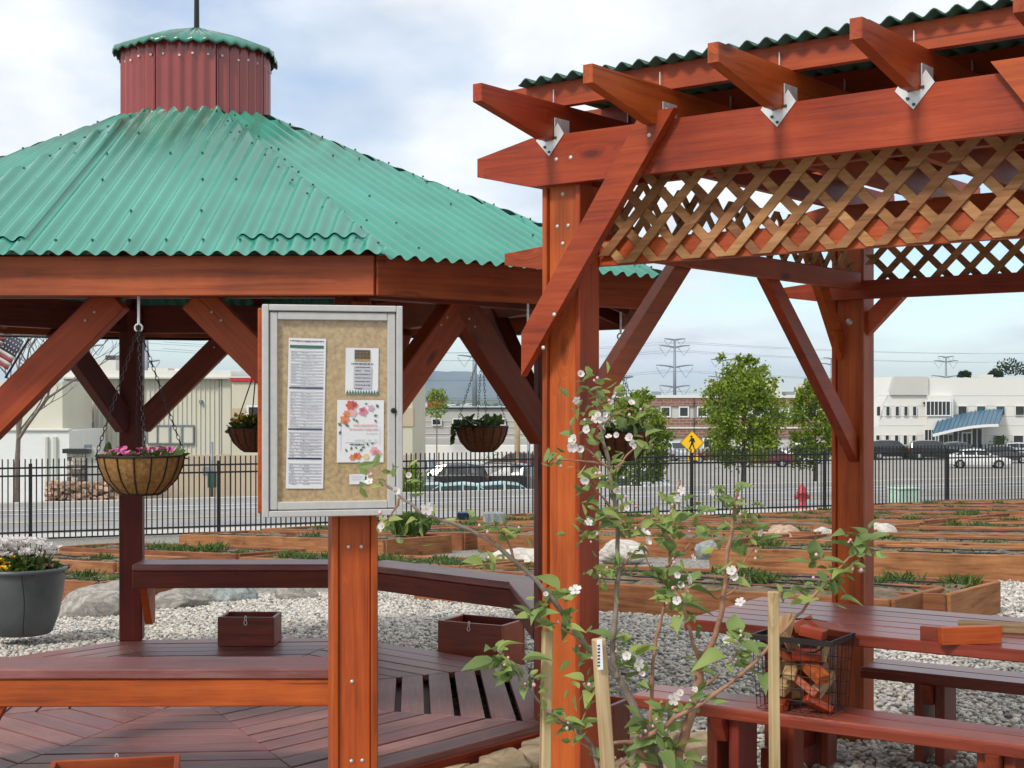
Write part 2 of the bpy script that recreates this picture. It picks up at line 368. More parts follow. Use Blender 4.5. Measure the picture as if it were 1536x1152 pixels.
def rock(name, c1, c2, sc=3):
    m, t, b = new_mat(name); K = t.links.new
    co = tn(t, 'ShaderNodeTexCoord')
    n = tn(t, 'ShaderNodeTexNoise', inp={'Scale': sc, 'Detail': 10, 'Roughness': .65, 'Distortion': 1.2}); K(co.outputs['Object'], n.inputs['Vector'])
    r = ramp(t, n.outputs[0], [(.3, tuple(c * .55 for c in c1)), (.48, c1), (.68, c2)]); K(r.outputs[0], b.inputs['Base Color'])
    b.inputs['Roughness'].default_value = .9; b.inputs['Specular IOR Level'].default_value = .2
    n3 = tn(t, 'ShaderNodeTexNoise', inp={'Scale': sc * 5, 'Detail': 10, 'Roughness': .7}); K(co.outputs['Object'], n3.inputs['Vector'])
    bn = tn(t, 'ShaderNodeBump', inp={'Strength': .6, 'Distance': .02}); K(n3.outputs[0], bn.inputs['Height']); K(bn.outputs[0], b.inputs['Normal'])
    return m
M_ROCK_G = rock('grey_boulder', (.27, .25, .22), (.48, .45, .40))
M_ROCK_B = rock('bluish_boulder', (.24, .26, .25), (.42, .45, .43))
M_ROCK_P = rock('pinkish_boulder', (.42, .28, .20), (.62, .47, .36))
M_ROCK_W = rock('white_boulder', (.52, .48, .43), (.72, .68, .62))
M_FLAG = rock('sandstone_flag', (.50, .38, .24), (.68, .56, .40), 3.0)
M_GREYBLK = rock('grey_block', (.26, .29, .29), (.44, .47, .46), 5)

# ------------------------------------------------------------------ terrain
FDX, FDY = .928, .371                       # direction along the fence and street
def Q(x, y): return -FDY * x + FDX * y
ZQ = [(-60, 0), (9.5, 0), (28.6, -1.0), (31, -1.1), (43, -1.4), (50, -1.78), (55, -3.3), (110, -3.9), (170, -5.5), (300, -9), (1000, -18), (2500, -16), (5000, -12), (9900, -10)]
zx, zy = np.array([a for a, _ in ZQ]), np.array([b for _, b in ZQ])
def gz_(x, y): return float(np.interp(Q(x, y), zx, zy))
def FP(p, q, dz=0):
    """point p metres along and q metres across the street"""
    x, y = p * FDX - q * FDY, p * FDY + q * FDX
    return Vector((x, y, gz_(x, y) + dz))
def strip(name, p0, p1, q0, q1, dz, mat, label=None, np_=2, parent=None):
    qs = sorted(set([q0, q1] + [a for a, _ in ZQ if q0 < a < q1])); v = []; f = []
    for q in qs: v += [FP(p0, q, dz), FP(p1, q, dz)]
    for i in range(len(qs) - 1): f.append((2*i, 2*i + 1, 2*i + 3, 2*i + 2))
    o = obj(name, mesh(name, v, f, mat), parent)
    if parent is None: tag(o, label, None, None, 'structure')
    return o
qs = [a for a, _ in ZQ]; v = []; f = []
for q in qs: v += [FP(-6500, q), FP(6500, q)]
for i in range(len(qs) - 1): f.append((2*i, 2*i + 1, 2*i + 3, 2*i + 2))
tag(obj('ground', mesh('ground', v, f, M_GROUND)), 'ground under the garden and the valley beyond', kind='structure')
strip('pavement', -90, 140, 29.4, 31.0, .03, M_CONC, 'pale concrete pavement beyond the black fence')
rd = strip('road', -120, 160, 31.2, 43, .02, M_ASPH, 'grey asphalt street beyond the black fence')
strip('centre_line', -120, 160, 35.0, 35.2, .032, M_LINE_Y, parent=rd)
strip('edge_line', -8, 160, 38.6, 38.8, .032, M_LINE_W, parent=rd)
strip('edge_line', -8, 160, 40.6, 40.85, .032, M_LINE_W, parent=rd)
block('kerb', FP(10, 43.15, .06), (230, .3, .16), M_CONC, rd, math.atan2(FDY, FDX))
strip('lawn', -90, 41, 43.3, 45.2, .05, M_GRASS, 'green verge on the far side of the street')
strip('lawn', -90, 36, 47.0, 54.8, .05, M_GRASS, 'green lawn bank behind the far pavement')
strip('lawn', 36.5, 150, 43.3, 54.8, .05, M_DRY, 'dry yellow verge before the office car park')
strip('pavement', -90, 36.2, 45.3, 46.9, .06, M_CONC, 'concrete pavement on the far side of the street')
strip('parking_lot', -20, 190, 56, 120, .03, M_LOT, 'pale asphalt car park in front of the offices')

# mountains
def ridge(name, D, x0, x1, base, amp, seed, mat, label):
    rng = np.random.RandomState(seed); n = 180; xs = np.linspace(x0, x1, n); h = np.zeros(n)
    for k in range(1, 9):
        h += amp / k**1.1 * np.sin(xs / (x1 - x0) * 2 * math.pi * k * 1.7 + rng.rand() * 6.28) * .45
    v = []; f = []; m = 7
    for j in range(m):
        for i in range(n):
            tt = j / (m - 1)
            v.append((xs[i] + rng.randn() * 30, D + (tt - .5) * 2400 + rng.randn() * 60, (base + h[i]) * (.12 + .88 * math.exp(-((xs[i] + 700) / 1000.0)**4)) * math.sin(math.pi * tt)**.8 * (1 + .06 * rng.randn()) - 8))
    for j in range(m - 1):
        for i in range(n - 1): f.append((j*n + i, j*n + i + 1, (j+1)*n + i + 1, (j+1)*n + i))
    return tag(obj(name, mesh(name, v, f, mat, True)), label, None, None, 'structure')
M_MOUNT = plain('mountain_scrub', (.085, .095, .085), .95, var=.3, scale=.004)
ridge('hills', 9000, -7000, 7000, 175, 50, 3, M_MOUNT, 'hazy blue mountains far across the valley')

# ------------------------------------------------------------------ gazebo
GX, GY = -1.716, 7.8; DECK = .12
gz0 = thing('gazebo', (GX, GY, 0), 'octagonal timber gazebo with green corrugated metal roof and red cupola', 'gazebo')
EZ, AZ = 2.336, 3.426
EAVE = [(1.17, -1.99), (2.42, -1.03), (2.45, 1.0), (1.0, 2.35), (-1.0, 2.3), (-2.35, .95), (-2.3, -.95), (-.99, -1.93)]
EAVE = [Vector((GX + a, GY + b, EZ)) for a, b in EAVE]
APEX = Vector((GX, GY, AZ))
MR = Matrix.Translation((GX, GY, EZ))
PERIOD, AMP = .076, .0115
roof = MB(); roof.tube([(0, 0, .95), (0, 0, 1.08)], [.06, .05], 8)
roof = roof.build('roof', M_GREEN_D, gz0, MR)
def corrugated(E0, E1, top, lift=0., s0=None, s1=None, h0=0., h1=1e9, ext=0., rmin=.33):
    """corrugated steel on the triangle E0 E1 top; columns run up the slope"""
    d = (E1 - E0); Ln = d.length; d.normalize()
    foot = E0 + d * (top - E0).dot(d); up = (top - foot); H = up.length; up.normalize(); nrm = d.cross(up).normalized()
    if nrm.z < 0: nrm = -nrm
    sa = (foot - E0).dot(d)
    s0 = -ext if s0 is None else s0; s1 = Ln + ext if s1 is None else s1
    n = int((s1 - s0) / (PERIOD / 8)) + 1; v = []; f = []; rows = 6
    for i in range(n + 1):
        s = s0 + (s1 - s0) * i / n
        hmax = H * min((s + ext) / (sa + ext), (Ln + ext - s) / (Ln + ext - sa)); hmax = max(h0 + .002, min(hmax, h1, H * .86))
        for k in range(rows + 1):
            h = h0 + (hmax - h0) * k / rows
            o = AMP * math.cos(2 * math.pi * s / PERIOD) + .003 * math.sin(3.1 * s + 2.2 * h)
            p = E0 + d * s + up * (h - .05) + nrm * (o + lift); v.append(p - Vector((GX, GY, EZ)))
    m = rows + 1
    for i in range(n):
        for k in range(rows): f.append((i*m + k, (i+1)*m + k, (i+1)*m + k + 1, i*m + k + 1))
    return v, f, (d, up, nrm, Ln, H, sa)
SCR = MB()
def add_screws(E0, info, lift, hs, s0=.1, step=.152, smax=None):
    d, up, nrm, Ln, H, sa = info
    for j, h in enumerate(hs):
        s = s0 + (j % 2) * .076
        while s < (smax or Ln) - .03:
            hm = H * min(s / sa, (Ln - s) / (Ln - sa))
            if h < hm - .02 and random.random() < .55:
                p = E0 + d * (round(s / PERIOD) * PERIOD) + up * (h - .05) + nrm * (AMP + lift + .003) - Vector((GX, GY, EZ))
                SCR.box(p, (.009, .009, .008))
            s += step
    for side in (0, 1):                       # the hips are screwed too
        for k in range(12):
            tt = .05 + .075 * k; h = H * tt; s = sa * tt + .03 if side == 0 else Ln - (Ln - sa) * tt - .03
            p = E0 + d * s + up * (h - .05) + nrm * (AMP + lift + .003) - Vector((GX, GY, EZ)); SCR.box(p, (.009, .009, .008))
fac = []
for i in range(8):
    E0, E1 = EAVE[(i - 1) % 8], EAVE[i]
    lift = .022 if i == 0 else 0.
    v, f, info = corrugated(E0, E1, APEX, lift, ext=.055 if i == 0 else .018)
    obj('roof_panel', mesh('roof_panel', v, f, M_TEAL, True), roof, MR)
    add_screws(E0, info, lift, [.10, .42, .80, 1.15, 1.45] if i in (0, 1) else [.1, .8])
    if i == 0:                                # upper sheets lap over short ones at the eave
        for a, b, hh in ((info[3] - .60, info[3] - .05, .155), (-.03, info[3] * .325, .125)):
            v, f, _ = corrugated(E0, E1, APEX, lift + .009, s0=a, s1=b, h0=hh, ext=.03)
            obj('roof_panel', mesh('roof_panel', v, f, M_TEAL, True), roof, MR)
    # fascia below the eave
    dirv = (E1 - E0).normalized(); inn = Vector((-dirv.y, dirv.x, 0)); 
    if inn.dot(APEX - E0) < 0: inn = -inn
    a = E0 + inn * .045 + dirv * .016; b = E1 + inn * .045 - dirv * .016
    a.z = b.z = 2.245
    board('fascia_board', a, b, .038, .165, W_FAS, gz0)
    # hip rafter and common rafters
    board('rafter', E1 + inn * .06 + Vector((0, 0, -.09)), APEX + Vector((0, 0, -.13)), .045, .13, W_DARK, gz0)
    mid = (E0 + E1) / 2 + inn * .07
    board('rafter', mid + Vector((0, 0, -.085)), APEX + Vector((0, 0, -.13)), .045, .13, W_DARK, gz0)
s_ = SCR.build('roof_screws', M_SCREW_D, roof, MR); tag(s_, kind='stuff')
# cupola
CR = .40
cup = MB(); cup.tube([(0, 0, 1.33), (0, 0, 1.9)], [.016, .011], 8); cup.lathe([(.0, 1.36), (.03, 1.36), (.03, 1.40), (0, 1.41)], 10)
cup = cup.build('cupola', M_BLACK, gz0, MR)
for k in range(8):
    a0, a1 = R(45*k - 22.5 + 4), R(45*k + 22.5 + 4)
    p0 = Vector((CR * math.cos(a0), CR * math.sin(a0), 0)); p1 = Vector((CR * math.cos(a1), CR * math.sin(a1), 0))
    d = p1 - p0; n = 32; v = []; f = []; nr = Vector((math.cos((a0+a1)/2), math.sin((a0+a1)/2), 0))
    for i in range(n + 1):
        c = p0 + d * (i / n) + nr * (.008 * math.cos(2 * math.pi * 5 * i / n)) + nr * .02 * math.sin(math.pi * i / n)
        v += [c + Vector((0, 0, .76)), c + Vector((0, 0, 1.262))]
    f = [(2*i, 2*i + 2, 2*i + 3, 2*i + 1) for i in range(n)]
    pn = obj('drum_panel', mesh('drum_panel', v, f, M_CUP, True), cup, MR)
    sc = MB()
    for i in (4, 13, 20, 28):
        for z in (.86 + .01 * (i % 3), 1.19 - .012 * (i % 2)):
            c = p0 + d * (i / n) + nr * (.02 * math.sin(math.pi * i / n) + .008 * math.cos(2 * math.pi * 5 * i / n) + .003); sc.box(c + Vector((0, 0, z)), (.010, .010, .010))
    tag(sc.build('panel_screws', M_SCREW, cup, MR), kind='stuff')
v = []; f = []; n = 144
for j, (r, z) in enumerate(((.03, 1.41), (.25, 1.335), (.43, 1.262), (.43, 1.245))):
    for i in range(n):
        a = 2 * math.pi * i / n; rr = r * (1 + .03 * math.cos(8 * (a - R(4) - R(22.5))))
        v.append((rr * math.cos(a), rr * math.sin(a), z + (.009 * math.cos(36 * a) if j else 0)))
for j in range(3):
    for i in range(n): f.append((j*n + i, j*n + (i+1) % n, (j+1)*n + (i+1) % n, (j+1)*n + i))
capo = obj('cupola_cap', mesh('cupola_cap', [Vector(p) for p in v], f, M_TEAL, True), cup, MR)
mo = capo.modifiers.new('thick', 'SOLIDIFY'); mo.thickness = .006
# posts, headers, braces
POSTS = {'fl': (-60, 6.24), 'fr': (528, 6.24), 'r': (826, 7.25), 'br': (548, 9.67), 'bl': (198, 9.63), 'l': None}
PP = {k: Vector(((a[0] - 768) / F * a[1], a[1], 0)) for k, a in POSTS.items() if a}; PP['l'] = Vector((-3.63, 7.57, 0))
order = ['fl', 'fr', 'r', 'br', 'bl', 'l']
bolt_me = None
def bolt(parent, p, nrm, r=.009):
    global bolt_me
    if bolt_me is None:
        b = MB(); b.lathe([(.0, .5), (.6, .42), (1, .1), (1, 0)], 8); bolt_me = mesh('bolt', b.v, b.f, M_SCREW, True)
    q = Vector(nrm).to_track_quat('Z', 'Y').to_matrix().to_4x4(); q.translation = Vector(p)
    return obj('bolt', bolt_me, parent, q @ Matrix.Scale(r, 4))
for k in order:
    p = PP[k]; rz = R(8)
    po = block('post', p + Vector((0, 0, (DECK + 2.33) / 2)), (.135, .135, 2.33 - DECK), W_DARK, gz0, rz, .005)
    # make the grain run up the post: swap to a board built along z
    bpy.data.objects.remove(po)
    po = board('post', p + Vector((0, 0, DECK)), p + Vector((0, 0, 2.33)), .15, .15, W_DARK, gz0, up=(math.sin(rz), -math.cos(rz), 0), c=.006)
    tr = (p - Vector((GX, GY, 0))).normalized()
    board('post_trim', p + tr * .085 + Vector((0, 0, DECK + .02)), p + tr * .085 + Vector((0, 0, 2.16)), .022, .09, W_RED, gz0, up=(-tr.y, tr.x, 0), c=.003)
for i, k in enumerate(order):
    a, b = PP[k], PP[order[(i + 1) % 6]]; d = (b - a).normalized()
    out = Vector((d.y, -d.x, 0)); out = -out if out.dot(a - Vector((GX, GY, 0))) < 0 else out
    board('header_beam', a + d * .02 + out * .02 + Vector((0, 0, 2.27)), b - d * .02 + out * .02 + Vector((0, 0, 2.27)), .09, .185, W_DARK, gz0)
    for s, q in ((a, d), (b, -d)):
        lo = s + q * .06 + Vector((0, 0, 1.56)); hi = s + q * .68 + Vector((0, 0, 2.185))
        br = board('brace', lo, hi, .09, .145, W_RED if s in (PP['fl'], PP['fr']) else W_DARK, gz0, up=(0, 0, 1), c=.006)  # lit front braces take the bright cedar, the rest the shade-toned copy
        for z in (.53, .57):
            bolt(gz0, s + q * (z + .03) - Vector((0, .052 if abs(d.y) < .3 else .07, 0)) + Vector((0, 0, 2.08 + (z - .53) * .9)), (0, -1, 0), .006)
# deck
deck = block('deck', (GX, GY, .04), (2.6, 2.6, .06), W_DARK, gz0, R(4))
T = math.tan(R(22.5)); AP = 2.0 * math.cos(R(22.5)); rings = 12; pitch = AP / rings
for r_ in range(rings):
    a1 = AP - r_ * pitch
    for wide in (0, 1):
        gap = .034 if wide else .011; a0 = a1 - pitch + gap; g = .0025
        if a0 < .02: a0 = .02
        ho, hi = a1 * T - g, a0 * T - g; t = .034; c = .003
        v = [(-ho, a1, -t), (ho, a1, -t), (hi, a0, -t), (-hi, a0, -t), (-ho, a1, -c), (ho, a1, -c), (hi, a0, -c), (-hi, a0, -c),
             (-ho + c, a1 - c, 0), (ho - c, a1 - c, 0), (hi - c*.5, a0 + c, 0), (-hi + c*.5, a0 + c, 0)]
        f = [(0, 1, 2, 3), (8, 11, 10, 9)] + [(i + k*4, k*4 + 4 + i, k*4 + 4 + (i+1) % 4, k*4 + (i+1) % 4) for k in (0, 1) for i in range(4)]
        me = mesh('deck_plank', v, f, W_DECK)
        for k in range(8):
            if (k in (0,)) != bool(wide): continue
            M = Matrix.Translation((GX, GY, DECK + random.uniform(-.0015, .0015))) @ Matrix.Rotation(R(45 * k - 90 + 4), 4, 'Z')
            obj('deck_plank', me, deck, M)
for k in range(8):
    a0, a1 = R(45*k + 22.5 + 4), R(45*k + 67.5 + 4); rr = 1.985
    board('deck_skirt', (GX + rr*math.cos(a0), GY + rr*math.sin(a0), .038), (GX + rr*math.cos(a1), GY + rr*math.sin(a1), .038), .035, .092, W_RED, gz0)
# benches fixed between the posts
def bench(a, b, z, inward, dz=0, bracket=True):
    a, b = Vector((*a, 0)), Vector((*b, 0)); d = (b - a).normalized(); iw = Vector((-d.y, d.x, 0)) * inward
    Z = Vector((0, 0, 1))
    s = board('bench_seat', a + Z * (z - .021 + dz), b + Z * (z - .021 + dz), .29, .042, W_TABTOP if inward == 1 else W_DECK, gz0, c=.006)
    board('bench_apron', a + iw * .115 + Z * (z - .1), b + iw * .115 + Z * (z - .1), .04, .112, W_RED if z < .65 else W_DARK, s)  # front apron in the lit tone, back ones in the shade-toned cedar
    board('bench_apron', a - iw * .12 + Z * (z - .1), b - iw * .12 + Z * (z - .1), .04, .112, W_DARK, s)
    if bracket:
        for e_, q in ((a, d), (b, -d)):
            M = frame(e_ + q * .06, iw, (0, 0, 1))
            prism('bench_bracket', [(-.14, z - .05), (.13, z - .05), (.13, z - .10), (-.06, .24), (-.14, .24)], .05, W_RED, s, M)
def xy(px, D): return ((px - 768) / F * D, D)
bench(xy(206, 9.45), xy(552, 9.47), .66, -1)
bench(xy(556, 9.46), xy(792, 8.50), .66, -1, .0015, False)
bench(xy(796, 8.56), xy(838, 7.36), .66, -1, .003)
bench((-2.62, 6.02), xy(500, 6.04), .63, -1, 0, False)
prism('bench_bracket', [(-.16, .53), (.10, .53), (-.06, .22), (-.16, .22)], .05, W_RED, gz0, frame((-2.16, 5.93, 0), (1, .01, 0)))
# rods that carry the baskets
def rod(px, y0, y1, D, name='eye_bolt'):
    m = MB(); m.tube([P(px, y0, D), P(px, y1, D)], .006, 6)
    c = P(px, y1, D); m.tube([c + Vector((.016*math.sin(a), 0, -.016 + .016*math.cos(a))) for a in np.linspace(0, 6.28, 11)], .004, 5)
    return m.build(name, M_GALV, gz0)
rod(208, 438, 486, 5.95); rod(792, 452, 490, 6.35); rod(931, 468, 500, 7.0)

# ------------------------------------------------------------------ hanging baskets
def leafy(mb, c, n, r, h, ls, rng, flat=.5, m=0):
    for _ in range(n):
        a = rng.uniform(0, 6.28); q = math.sqrt(rng.random()) * r
        p = Vector(c) + Vector((q * math.cos(a), q * math.sin(a), rng.uniform(0, h) * (1 - .5 * q / r)))
        dirv = Vector((math.cos(a) + rng.gauss(0, .6), math.sin(a) + rng.gauss(0, .6), rng.uniform(-.2, 1.0))).normalized()
        leaf(mb, p, dirv, ls * rng.uniform(.6, 1.3), rng, m)
def leaf(mb, p, d, l, rng, m=0, wr_=.3):
    side = d.cross(Vector((rng.gauss(0, 1), rng.gauss(0, 1), rng.gauss(0, 1)))).normalized(); nn = d.cross(side)
    w_ = l * wr_
    mb.add([p, p + d*l*.35 + side*w_ + nn*l*.06, p + d*l*.8 + side*w_*.6 - nn*l*.02, p + d*l - nn*l*.1, p + d*l*.8 - side*w_*.6 - nn*l*.02, p + d*l*.35 - side*w_ + nn*l*.06, p + d*l*.5 - nn*l*.04],
           [(0, 1, 6), (1, 2, 6), (2, 3, 6), (3, 4, 6), (4, 5, 6), (5, 0, 6)], m)
def hanging_basket(px, yr, D, r, h, ytop, liner, label, plants, seed, links=True, rot=0.2, topx=None):
    rng = random.Random(seed); c = P(px, yr, D)
    b = thing('hanging_basket', c, label, 'hanging basket', 'baskets hung under the gazebo roof')
    M = Matrix.Translation(c)
    prof = [(r, 0), (r * .95, -h * .28), (r * .82, -h * .62), (r * .56, -h * .93), (r * .45, -h)]
    m = MB(); m.lathe(prof + [(.001, -h)], 28); m.lathe([(r, 0), (r * .93, .006), (r * .9, -.03), (0.001, -.035)], 28)
    m.build('liner', liner, b, M, True)
    m = MB(); m.tube([(r * math.cos(a) * 1.01, r * math.sin(a) * 1.01, .002) for a in np.linspace(0, 2*math.pi, 29)], .0045, 5)
    m.tube([(r * .46 * math.cos(a), r * .46 * math.sin(a), -h - .002) for a in np.linspace(0, 2*math.pi, 20)], .004, 5)
    m.build('wire_rim', M_WIRE, b, M, True)
    m = MB()
    for k in range(16):
        a = 2 * math.pi * k / 16 + .1; m.tube([(q * 1.012 * math.cos(a), q * 1.012 * math.sin(a), z) for q, z in prof], .0032, 4)
    m.build('wire_ribs', M_WIRE, b, M)
    top = P(topx or px, ytop, D) - c
    for k in range(4 if links else 3):
        a = 2 * math.pi * k / (4 if links else 3) + rot; s = Vector((r * math.cos(a), r * math.sin(a), .004)); e_ = top; dl = (e_ - s)
        m = MB()
        if links:
            n = int(dl.length / .0215); t = dl.normalized(); x = t.cross(Vector((0, 1, 0))).normalized(); y = t.cross(x)
            for i in range(n):
                cc_ = s + t * (i + .5) * dl.length / n; sd_ = x if i % 2 else y
                m.tube([cc_ + t * .0135 * math.cos(q) + sd_ * .0065 * math.sin(q) for q in np.linspace(0, 2*math.pi, 9)], .0019, 4, False)
        else: m.tube([s, e_], .0042, 5)
        m.build('chain', M_WIRE, b, M)
    plants(b, M, r, rng)
    return b
def pl_pink(b, M, r, rng):
    m = MB()
    for _ in range(34):
        a = rng.uniform(0, 6.28); q = r * .75 * math.sqrt(rng.random()); p = Vector((q*math.cos(a), q*math.sin(a), rng.uniform(-.005, .028)))
        for k in range(5):
            an = 2*math.pi*k/5 + a; leaf(m, p, Vector((math.cos(an), math.sin(an), .5)).normalized(), .026, rng)
    m.build('blossoms', M_PINK, b, M)
    m = MB(); leafy(m, (0, 0, -.02), 90, r * .85, .04, .05, rng); m.build('foliage', M_LEAF_D, b, M)
def pl_yellow(b, M, r, rng):
    m = MB(); leafy(m, (0, 0, -.02), 160, r * .8, .10, .06, rng); m.build('foliage', M_LEAF_D, b, M)
    m = MB(); leafy(m, (-.03, 0, .03), 110, r * .7, .09, .03, rng); m.build('blossoms', M_YFLOW, b, M)
def pl_green(b, M, r, rng):
    m = MB(); leafy(m, (-.02, 0, -.02), 170, r * .85, .09, .06, rng)
    for k in range(26): leaf(m, Vector((-r * 1.0 - rng.uniform(0, .02), rng.uniform(-.05, .05), .01 - k * .004)), Vector((-.4, rng.uniform(-1, 1), -.6)).normalized(), .05, rng)
    m.build('foliage', M_LEAF_D, b, M)
def pl_few(b, M, r, rng):
    m = MB(); leafy(m, (0, 0, -.02), 90, r * .8, .06, .05, rng); m.build('foliage', M_LEAF_D, b, M)
hanging_basket(211, 684, 5.95, .178, .155, 490, M_COCO, 'coco-lined hanging basket with pink blossoms in front of the gazebo post', pl_pink, 1, True, .35, 208)
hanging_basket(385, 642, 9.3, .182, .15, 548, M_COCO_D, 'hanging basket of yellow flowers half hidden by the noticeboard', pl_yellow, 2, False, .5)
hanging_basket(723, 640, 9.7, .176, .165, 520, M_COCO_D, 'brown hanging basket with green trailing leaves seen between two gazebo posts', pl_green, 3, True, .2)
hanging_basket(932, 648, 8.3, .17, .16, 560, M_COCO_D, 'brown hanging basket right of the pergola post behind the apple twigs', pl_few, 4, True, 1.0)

# ------------------------------------------------------------------ noticeboard
KD = 5.45; ka = R(13)
kc = P(499, 616, KD); kx = Vector((math.cos(ka), math.sin(ka), 0)); kn_ = Vector((math.sin(ka), -math.cos(ka), 0))
KB = thing('noticeboard', (kc.x, kc.y + .12, 0), 'glazed grey metal noticeboard on a red timber post before the gazebo', 'noticeboard')
KM = Matrix((kx, -kn_, Vector((0, 0, 1)))).transposed().to_4x4(); KM.translation = kc     # local x across, y back, z up
KW, KH = .530, .800
def kboard(name, c, d, mat, parent, ch=.003): return obj(name, chamfer_mesh(d, ch, mat, name), parent, KM @ Matrix.Translation(Vector(c)))
kboard('backing_panel', (-.006, .065, .0), (KW + .012, .03, KH - .02), W_RED, KB)
case = kboard('case', (0, .028, 0), (KW - .004, .044, KH - .004), M_ALU, KB)
for s in (-1, 1):
    kboard('case_frame', (s * (KW/2 - .012), -.002, 0), (.024, .05, KH), M_ALU, case)
    kboard('case_frame', (0, -.002, s * (KH/2 - .012)), (KW - .049, .05, .024), M_ALU, case)
door = kboard('cork_panel', (0, .003, 0), (KW - .05, .008, KH - .05), M_CORK, KB, .001)
for s in (-1, 1):
    kboard('door_frame', (s * (KW/2 - .042), -.008, 0), (.030, .022, KH - .056), M_ALU, KB)
    kboard('door_frame', (0, -.008, s * (KH/2 - .042)), (KW - .115, .022, .030), M_ALU, KB)
lk = MB(); lk.lathe([(.0, .014), (.009, .013), (.011, 0)], 12); lk.build('lock', M_BLACK, KB, KM @ Matrix.Translation((KW/2 - .035, -.019, -.0)) @ Matrix.Rotation(R(90), 4, 'X'))
mg, tg, bg = new_mat('clear_pane')
tr = tn(tg, 'ShaderNodeBsdfTransparent'); gl = tn(tg, 'ShaderNodeBsdfGlossy', inp={'Roughness': .02})
fm = tn(tg, 'ShaderNodeMixShader', inp={0: .035}); tg.links.new(tr.outputs[0], fm.inputs[1]); tg.links.new(gl.outputs[0], fm.inputs[2]); tg.links.new(fm.outputs[0], tg.nodes['Material Output'].inputs[0])
kboard('glass_pane', (0, -.011, 0), (KW - .116, .003, KH - .116), mg, KB, .0005)
kp = kc + (-kn_) * .16; kp = Vector((kp.x + .095, kp.y, 0)); Z = Vector((0, 0, 1))
board('post', kp + kn_ * -.0, kp + Z * 2.02, .125, .125, W_RED, KB, up=tuple(-kn_), c=.005)
for s in (-1, 1):
    q = kp + kx * s * .076; board('post_trim', q + Z * .0, q + Z * 2.02, .026, .150, W_RED, KB, up=tuple(-kn_), c=.004)
for y_, xs in ((818, (-.024, .026)), (1018, (-.01,)), (1136, (-.012, .03))):
    for x_ in xs: bolt(KB, kp + kx * x_ + kn_ * .063 + Z * (EYE + (HOR - y_) / F * 5.6), kn_, .008)
# the sheets pinned inside: local metres from a pixel of the photograph
def kl(px, py): return ((px - 499) / 204 * KW, -(py - 616) / 318 * KH)
INK = {k: plain('ink_' + k, c, .8, var=.03, spec=.2) for k, c in dict(grey=(.42, .42, .45), dark=(.07, .07, .09), navy=(.025, .03, .11), green=(.02, .13, .08), brown=(.10, .06, .025),
       gold=(.42, .27, .08), pale=(.50, .50, .56), red=(.58, .09, .06), orange=(.70, .22, .08), pink=(.66, .20, .28), rose=(.74, .40, .40), leaf=(.06, .17, .06), mauve=(.55, .38, .48), cream=(.75, .60, .32)).items()}
def sheet(name, x0, y0, x1, y1, label, cat, tilt=0., lift=.003):
    a, b = kl(x0, y1), kl(x1, y0); c = ((a[0] + b[0])/2, (a[1] + b[1])/2); w_, h_ = b[0] - a[0], b[1] - a[1]
    M = KM @ Matrix.Translation((c[0], -.003, c[1])) @ Matrix.Rotation(tilt, 4, 'Y')
    n = 6; v = []; f = []
    for j in range(n + 1):
        for i in range(n + 1):
            u_, w2 = i/n - .5, j/n - .5; v.append((u_ * w_, -.0022 * (u_*u_ + w2*w2) * 2 - .001 + .0006*math.sin(5*u_+3*w2), w2 * h_))
    for j in range(n):
        for i in range(n): f.append((j*(n+1) + i, j*(n+1) + i + 1, (j+1)*(n+1) + i + 1, (j+1)*(n+1) + i))
    o = obj(name, mesh(name, v, f, M_PAPER), None, M); tag(o, label, cat)
    sd_ = o.modifiers.new('t', 'SOLIDIFY'); sd_.thickness = .0004
    return o, M, c
def printing(sh, name, col, bars, kind=None):
    o, M, c = sh; m = MB()
    for x0, y0, x1, y1 in bars:
        a, b = kl(x0, y1), kl(x1, y0); a = (a[0] - c[0], a[1] - c[1]); b = (b[0] - c[0], b[1] - c[1])
        m.add([(a[0], -.0042, a[1]), (b[0], -.0042, a[1]), (b[0], -.0042, b[1]), (a[0], -.0042, b[1])], [(0, 1, 2, 3)])
    p = m.build(name, INK[col], o, M)
    if kind: tag(p, kind=kind)
def words(x0, x1, y, h, rng, fill=.8):
    out = []; x = x0
    while x < x1:
        l = rng.uniform(1.2, 4.0)
        if rng.random() < fill: out.append((x, y, min(x + l, x1), y + h * rng.uniform(.7, 1.1)))
        x += l + rng.uniform(.5, 1.2)
    return out
rg = random.Random(5)
sh = sheet('paper_schedule', 433, 507, 487, 733, 'long narrow white schedule with navy section bars on the left of the cork board', 'paper', R(1.1))
rows_ = [y for y in np.arange(526, 728, 4.7) if not any(abs(y - k) < 4 for k in (582, 644, 688))]
printing(sh, 'table_lines', 'pale', [(436, y, 484, y + 1.5) for y in rows_], 'stuff')
printing(sh, 'table_text', 'grey', sum([words(437, 437 + rg.uniform(5, 12), y + 2.2, 1.4, rg) + words(452, 454 + rg.uniform(4, 26), y + 2.2, 1.4, rg) for y in rows_], []), 'stuff')
printing(sh, 'heading_text', 'dark', words(435, 484, 510.5, 2.0, rg, .95), 'stuff')
printing(sh, 'green_bar', 'green', [(435, 517.5, 484, 522)])
for y in (580.5, 642.5, 686.5): printing(sh, 'navy_bar', 'navy', [(435, y, 484, y + 2.4)])
sh = sheet('paper_flyer', 517.5, 521, 566, 591, 'small white flyer with brown picture and green zigzag border at upper right', 'paper', R(.7))
printing(sh, 'picture', 'brown', [(530.5, 524, 553.5, 538)]); printing(sh, 'picture_foot', 'gold', [(530.5, 538, 553.5, 541)])
printing(sh, 'picture_pattern', 'gold', [(x, y, x + 3, y + 2) for x in np.arange(532, 551, 5) for y in (527, 532)], 'stuff')
